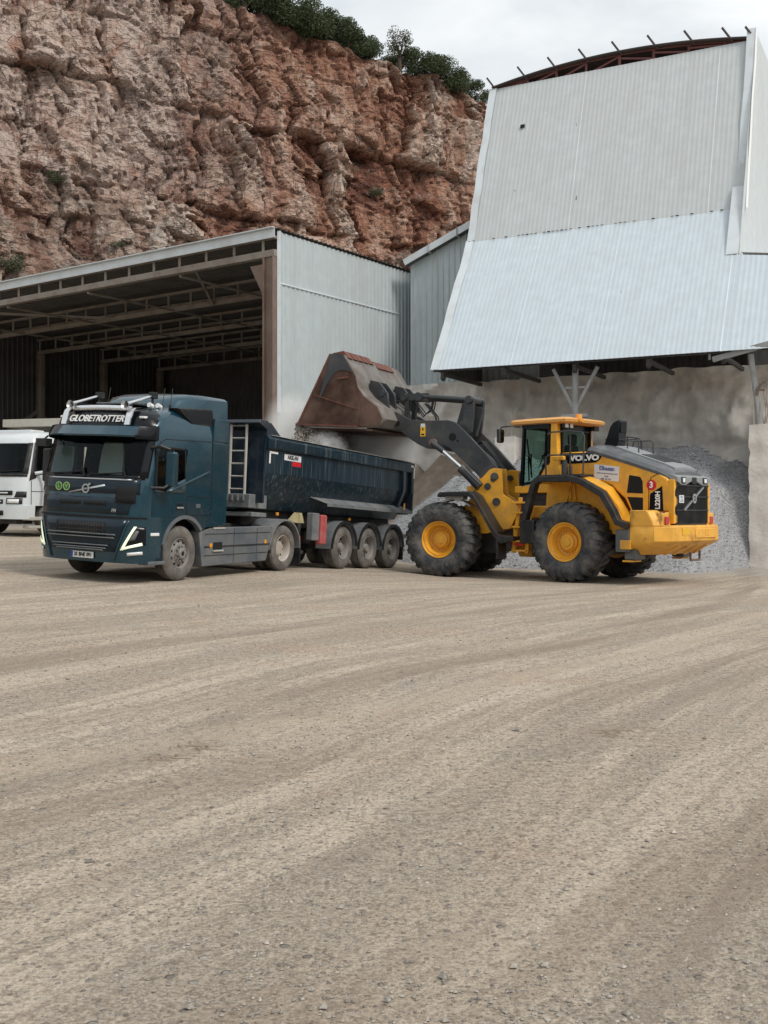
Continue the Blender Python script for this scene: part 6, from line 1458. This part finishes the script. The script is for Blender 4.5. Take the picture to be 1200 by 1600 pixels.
# front frame
g = FM(); g.box(-1.15,-.42,.55,.45,.42,1.25); g.cyl((0,-1.0,.92),(0,1.0,.92),.28,n=18); g.box(-.42,-.62,.6,.42,.62,1.2); g.box(-2.0,-.38,.6,-1.1,.38,1.9); g.build('front_chassis', M_dgrey, LO, bevel=.03)
tw = [(-1.08,2.62),(-1.20,2.66),(-1.40,2.64),(-1.43,2.02),(-1.70,1.86),(-1.86,1.62),(-1.62,1.18),(-1.0,1.05),(-.25,1.05),(-.10,1.2),(-.30,1.55),(-.62,1.98),(-.66,2.06),(-.58,2.24),(-.84,2.38)]
for sg in (1,-1):
    for y in (.80,.46):
        g = FM(); g.prism(tw, 'y', *sorted((sg*y, sg*(y-.06)))); tp = g.build('tower_plate', M_yellow, LO, bevel=.012)
    g = FM()
    for x, z, r in ((-1.22,2.45,.10),(-1.04,2.21,.085),(-1.27,1.83,.10),(-1.18,2.38,.06)): h_ = FM(); h_.cyl((x,sg*.79,z),(x,sg*.83,z),r,n=18); h_.build('pin_cap', M_dgrey, LO, ang=40)
    g.cyl((-1.22,sg*.3,2.45),(-1.22,sg*.86,2.45),.07,n=14); g.build('pivot_pin', M_dgrey, LO, ang=40)
    g = FM(); g.box(-.72,min(sg*.52,sg*.84),2.10,-.50,max(sg*.52,sg*.84),2.22); g.obox((-.60,sg*.84,2.02),(-1.02,sg*.84,1.72),.03,.06); g.box(-.90,min(sg*.6,sg*.74),2.22,-.78,max(sg*.6,sg*.74),2.46); g.build('tower_bracket', M_yellow, LO, bevel=.015)
    # front fender
    g = FM(); rings = []
    for x, z, t in ((.02,2.00,.06),(-.05,2.07,.10),(-.80,2.08,.13),(-.95,1.98,.16),(-1.42,1.22,.22),(-1.60,1.02,.20),(-1.95,1.0,.10)):
        rings.append([(x,sg*.88,z),(x,sg*1.52,z),(x-.02,sg*1.52,z-t),(x-.02,sg*.88,z-t)])
    g.loft(rings); g.build('front_fender', M_black, LO, bevel=.02)
    g = FM(); g.box(-1.56,min(sg*.9,sg*1.48),.46,-1.50,max(sg*.9,sg*1.48),1.10); g.build('mud_flap', M_black, LO)
    g = FM(); g.loft([[(x,sg*1.40,z),(x,sg*1.0,z),(x,sg*1.0,z-.03),(x,sg*1.40,z-.03)] for x, z in ((-.10,1.86),(-.35,1.91),(-.62,1.85),(-.80,1.74))]); g.build('fender_bracket', M_post, LO); g = FM(); g.box(-.62,min(sg*1.1,sg*1.4),1.88,-.15,max(sg*1.1,sg*1.4),1.98); g.build('fender_bracket', M_post, LO)
    # lift arm
    arm = [(1.80,4.16),(1.70,4.22),(1.45,4.13),(1.10,3.94),(.55,3.90),(.05,3.89),(-.12,3.84),(-.30,3.70),(-.85,3.14),(-1.20,2.74),(-1.36,2.56),(-1.36,2.36),(-1.20,2.28),(-.85,2.40),(-.45,2.78),(.0,3.19),(.20,3.28),(.42,3.17),(.62,3.19),(.86,3.30),(1.08,3.44),(1.45,3.72),(1.72,3.92),(1.84,4.04)]
    y0, y1 = sorted((sg*.62, sg*.75))
    g = FM(); g.prism(arm, 'y', y0, y1); la = g.build('lift_arm', M_dgrey, LO, bevel=.012)
    for x, z, r in ((1.45,3.86,.075),(-.08,3.46,.10),(-.22,3.36,.03)): g = FM(); g.cyl((x,sg*.745,z),(x,sg*.754,z),r,n=18); g.build('arm_hole', M_gap, la)
    g = FM(); g.cyl((.43,sg*.58,3.33),(.43,sg*.84,3.33),.10,n=18); g.cyl((1.73,sg*.52,4.07),(1.73,sg*.82,4.07),.09,n=18); g.build('arm_pin', M_rustcol, la, ang=40)
    if sg == 1:
        g = FM(); g.prism([(.66,3.50),(.80,3.50),(.80,3.76),(.77,3.83),(.69,3.83),(.66,3.76)], 'y', .751, .756); stk = g.build('warning_sticker', M_yelsticker, la)
        g = FM(); g.box(.67,.756,3.74,.79,.759,3.82); g.build('sticker_head', M_signwhite, stk)
        g = FM(); g.prism([(.70,3.66),(.76,3.66),(.73,3.73)], 'y', .757, .759); g.box(.69,.757,3.53,.77,.759,3.57); g.build('sticker_mark', M_gap, stk)
    # lift cylinder
    g = FM(); yc = sg*.90 if False else sg*.70
    yc = sg*.86
    g.cyl((.43,yc,3.33),(.12,yc,3.10),.08,.07,n=14); g.build('rod_eye', M_dgrey, LO, ang=40); g = FM(); g.cyl((-.38,yc,2.66),(-.85,yc,2.20),.115,n=18); g.cyl((-.36,yc,2.68),(-.44,yc,2.60),.125,n=18); g.tube([(-.50,yc+sg*.10,2.62),(-.9,yc+sg*.10,2.25)], .02, 6); g.build('lift_cylinder', M_dgrey, LO, ang=40)
    g = FM(); g.cyl((.20,yc,3.16),(-.40,yc,2.65),.050,n=14); g.build('cylinder_rod', M_chrome, LO, ang=40)
g = FM(); g.cyl((-.10,-.62,3.55),(-.10,.62,3.55),.13,n=16); g.cyl((1.15,-.62,3.70),(1.15,.62,3.70),.10,n=14); g.cyl((.25,-.6,3.6),(-.95,-.3,2.7),.09,n=12); g.cyl((-.2,.2,3.2),(-.95,.1,2.5),.09,n=12); g.build('cross_tube', M_dgrey, LO, ang=40)
g = FM()
for y in (.34,-.34):
    g.prism([(-.52,4.44),(-.44,4.52),(-.33,4.52),(-.25,4.42),(-.22,3.90),(.05,3.72),(-.02,3.50),(-.28,3.45),(-.45,3.60),(-.50,4.0)], 'y', y-.05, y+.05)
    g.box(-.48,y-.055,4.1,-.28,y+.055,4.14)
g.cyl((-.39,-.42,4.42),(-.39,.46,4.42),.10,n=16); g.obox((-.36,0,4.3),(-.15,0,3.6),.14,.6); g.build('tilt_lever', M_dgrey, LO, bevel=.01, ang=40)
g = FM()
for y in (.22,-.22):
    g.cyl((-.38,y,4.42),(.95,y,4.57),.075,n=12); g.obox((.80,y,4.56),(2.05,y,4.60),.11,.18); g.cyl((1.05,y-.10,4.57),(1.05,y+.13,4.57),.11,n=16); g.cyl((1.47,y-.10,4.58),(1.47,y+.13,4.58),.10,n=16)
    g.obox((1.40,y,4.50),(1.42,y,4.0),.10,.12)
g.build('tilt_link', M_dgrey, LO, ang=40)
g = FM()
for k, y in enumerate((.12,.05,-.08)): g = FM(); g.tube([(1.25,y,4.45),(1.0,y,4.05+.05*k),(.78,y,4.25),(.72,y,4.52)], .018, 6); g.build('hydraulic_hose', M_black, LO); g = FM(); g.tube([(.95,y,4.4),(.62,y+.1,4.05),(.55,y+.2,3.9)], .018, 6); g.build('hydraulic_hose', M_black, LO)
for k in range(3): g = FM(); g.tube([(-.55,.15+k*.12,3.3),(-.75,.2+k*.12,3.35),(-1.05,.2+k*.1,2.95),(-1.3,.2+k*.1,2.6)], .025, 6); g.build('hydraulic_hose', M_black, LO)
# bucket
shell = [(3.84,3.87),(3.55,3.80),(1.95,3.72),(1.60,3.74),(1.46,3.92),(1.60,4.22),(1.98,4.50),(2.16,4.72),(2.22,5.02),(2.56,5.56)]
g = FM(); bw = 1.60
ys_ = [bw-2*bw*i/8 for i in range(9)]
g.grid([[(x, y, z) for x, z in shell] for y in ys_]); bk = g.build('bucket', M_bucketgrey, LO, solid=.05, ang=25)
inner = [(3.80,3.91),(3.5,3.86),(1.98,3.78),(1.66,3.81),(1.54,3.94),(1.68,4.22),(2.06,4.48),(2.23,4.70),(2.29,5.0),(2.60,5.50)]
g = FM(); g.grid([[(x, y, z) for x, z in inner] for y in (1.55,-1.55)]); g.build('bucket_lining', M_brown, bk, solid=.02, ang=25)
sidep = [(3.86,3.84),(2.15,3.74),(2.09,4.05),(2.09,4.30),(2.20,4.60),(2.25,5.03),(2.56,5.57),(2.90,5.62),(2.98,5.50),(3.20,5.05)]
for sg in (1,-1):
    y0, y1 = sorted((sg*bw, sg*(bw+.045)))
    g = FM(); g.prism(sidep, 'y', y0, y1); g.prism([(2.15,3.73),(1.60,3.74),(1.46,3.92),(1.60,4.22),(1.98,4.50),(2.15,4.72),(2.24,5.03),(2.3,4.6)], 'y', *sorted((sg*(bw-.01), sg*(bw+.02)))); sp_ = g.build('side_plate', M_brown, bk, bevel=.008)
    g = FM(); g.prism([(2.90,5.62),(2.55,5.58),(2.30,5.12),(2.44,5.17),(2.62,5.19),(2.80,5.12),(3.0,4.86),(3.14,4.62),(3.28,4.42)], 'y', *sorted((sg*(bw+.045), sg*(bw+.058)))); g.build('painted_cheek', M_dgrey, sp_)
    g = FM(); g.obox((3.42,sg*(bw+.055),4.60),(2.14,sg*(bw+.055),4.18),.02,.025); g.obox((2.72,sg*(bw+.05),4.98),(2.40,sg*(bw+.05),5.0),.02,.05); g.build('weld_seam', M_rust, sp_)
    g = FM(); g.obox((3.90,sg*(bw+.03),3.86),(2.15,sg*(bw+.03),3.735),.10,.04); g.obox((3.88,sg*(bw+.02),3.86),(2.92,sg*(bw+.02),5.62),.07,.05); g.build('side_cutter', M_rust, sp_)
g = FM(); g.prism([(3.98,3.875),(3.45,3.745),(1.9,3.66),(1.9,3.70),(3.4,3.79)], 'y', -1.66, 1.66); g.build('cutting_edge', M_bucketgrey, bk, bevel=.005)
g = FM(); g.box(2.0,-1.6,3.60,3.3,1.6,3.68) if False else g.prism([(3.3,3.74),(1.75,3.66),(1.75,3.62),(3.2,3.68)], 'y', -1.6, 1.6); g.build('wear_plate', M_brown, bk)
g = FM()
for k in range(5): g.prism([(2.45,5.50),(2.62,5.70),(2.95,5.66),(2.90,5.56),(2.56,5.52)], 'y', 1.5-k*.30-.25, 1.5-k*.30)
g.prism([(2.40,5.42),(2.58,5.62),(2.70,5.62),(2.60,5.44)], 'y', -1.1, -.1); g.build('spill_guard', M_rust, bk, bevel=.01)
g = FM()
for y in (.95,.52,-.52,-.95):
    g.prism([(2.10,4.98),(1.86,4.92),(1.62,4.62),(1.56,4.05),(1.60,3.9),(1.72,4.0),(1.66,4.25),(2.0,4.52),(2.18,4.75)], 'y', y-.04, y+.04)
for y in (.30,-.30): g.prism([(2.2,4.9),(1.95,4.72),(1.85,4.55),(1.95,4.45),(2.2,4.7)], 'y', y-.04, y+.04)
for sg in (1,-1): g.cyl((1.73,sg*.5,4.07),(1.73,sg*1.0,4.07),.10,n=16); g.cyl((1.78,sg*.97,4.62),(1.78,sg*1.02,4.62),.09,n=16)
g.build('bucket_bracket', M_dgrey, bk, bevel=.01, ang=40)
g = FM(); g.prism([(2.35,5.20),(2.45,5.44),(2.50,5.42),(2.42,5.22)], 'y', .92, .97); g.build('rust_stain_rib', M_rust, bk)

# ------------------------------------------------------------------ gravel pouring out of the bucket, and its dust
rr = random.Random(9); g = MB()
WF = _LF
for sh in range(3):
    rows_ = []
    for j in range(15):
        t = j/14; row_ = []
        for i in range(56):
            y = 1.60-3.15*i/55
            row_.append(g.v(WF @ Vector((3.90-.10*sh+.10*t+.09*noise.noise(Vector((y*3, t*4, sh*5))), y+.10*noise.noise(Vector((y*3, t*3, 9+sh))), 3.85-1.10*t+.05*noise.noise(Vector((y*6, t*5, sh)))))))
        rows_.append(row_)
    for j in range(14):
        for i in range(55):
            if noise.noise(Vector((i*.16, j*.10, sh*7.7))) + .25*noise.noise(Vector((i*.7, j*.5, sh))) > -.12+.10*sh+.018*j-.25*(i < 4): continue
            g.f([rows_[j][i], rows_[j][i+1], rows_[j+1][i+1], rows_[j+1][i]])
for i in range(20000):
    t = rr.random(); y = 1.62-3.2*rr.random()**1.25
    x = 3.86 + .10*rr.random() + .35*t*rr.random() - .50*max(0, t-.0)*rr.random(); z = 3.86 - 1.05*t**1.2 + .05*rr.random()
    if rr.random() < .35: x = 3.45+.5*rr.random(); z = 3.86-.9*t
    dens = noise.noise(Vector((y*2.2, x*1.2, z*.8+3)))
    if dens < rr.uniform(-.6,.15): continue
    p = WF @ Vector((x, y, z)); s = .012+.022*rr.random()**2
    a = [p+Vector((dx*s*rr.uniform(.7,1.3), dy*s*rr.uniform(.7,1.3), dz*s*rr.uniform(.8,1.8))) for dx, dy, dz in OCT]
    vv = [g.v(q_) for q_ in a]
    for q_ in OF: g.f([vv[j] for j in q_])
fg = g.build('falling_gravel', mat('pouring_gravel', (.30,.265,.225), .95, var=.3, dirt=(.50,.46,.41), damt=.8, dscale=14, dlo=.45, dhi=.62), recalc=False, ang=10)
tag(fg, 'stream of dark gravel pouring from the bucket lip into the trailer', 'gravel', kind='stuff')

def dust_mat(name, dens, scale, seed):
    m = bpy.data.materials.new(name); m.use_nodes = True; N, L = m.node_tree.nodes, m.node_tree.links
    for n in list(N): N.remove(n)
    out = N.new('ShaderNodeOutputMaterial'); pv = N.new('ShaderNodeVolumePrincipled'); pv.inputs['Color'].default_value = (.985,.98,.97,1); pv.inputs['Anisotropy'].default_value = 0
    t = N.new('ShaderNodeTexCoord'); nz = N.new('ShaderNodeTexNoise'); nz.noise_dimensions = '4D'; nz.inputs['W'].default_value = seed; nz.inputs['Scale'].default_value = scale; nz.inputs['Detail'].default_value = 4; nz.inputs['Roughness'].default_value = .6
    L.new(t.outputs['Object'], nz.inputs['Vector'])
    mr = N.new('ShaderNodeMapRange'); mr.inputs[1].default_value = .36; mr.inputs[2].default_value = .72; mr.inputs[3].default_value = 0; mr.inputs[4].default_value = 1; L.new(nz.outputs['Fac'], mr.inputs[0])
    # fade towards the skin of the cloud (object space is a unit ball)
    ln = N.new('ShaderNodeVectorMath'); ln.operation = 'LENGTH'; L.new(t.outputs['Object'], ln.inputs[0])
    fd = N.new('ShaderNodeMapRange'); fd.interpolation_type = 'SMOOTHSTEP'; fd.inputs[1].default_value = .15; fd.inputs[2].default_value = 1.0; fd.inputs[3].default_value = 1; fd.inputs[4].default_value = 0; L.new(ln.outputs['Value'], fd.inputs[0])
    mu = N.new('ShaderNodeMath'); mu.operation = 'MULTIPLY'; L.new(mr.outputs[0], mu.inputs[0]); L.new(fd.outputs[0], mu.inputs[1])
    m2 = N.new('ShaderNodeMath'); m2.operation = 'MULTIPLY'; L.new(mu.outputs[0], m2.inputs[0]); m2.inputs[1].default_value = dens
    L.new(m2.outputs[0], pv.inputs['Density']); L.new(pv.outputs[0], out.inputs['Volume']); return m
def dust(c, r, dens, scale, seed, label):
    g = MB(); n = 20
    g.loft([[(math.sin(math.pi*j/12)*math.cos(2*math.pi*k/n), math.sin(math.pi*j/12)*math.sin(2*math.pi*k/n), math.cos(math.pi*j/12)) for k in range(n)] for j in range(1, 12)])
    o = g.build('dust_cloud', dust_mat('dust', dens, scale, seed), ang=180); o.location = c; o.scale = r
    tag(o, label, 'dust', kind='stuff')
dust((-2.45, 29.3, 3.60), (.95, .8, 1.45), 9.0, 1.5, 1.0, 'pale dust drifting up beside the raised bucket in front of the shed wall')
dust((-1.48, 27.6, 3.20), (.70, .45, .52), 7.0, 2.6, 2.0, 'pale dust puff under the bucket lip')
dust((-.05, 29.9, 3.25), (1.25, .9, .90), 20.0, 2.0, 3.0, 'pale dust rising behind the rear end of the trailer')
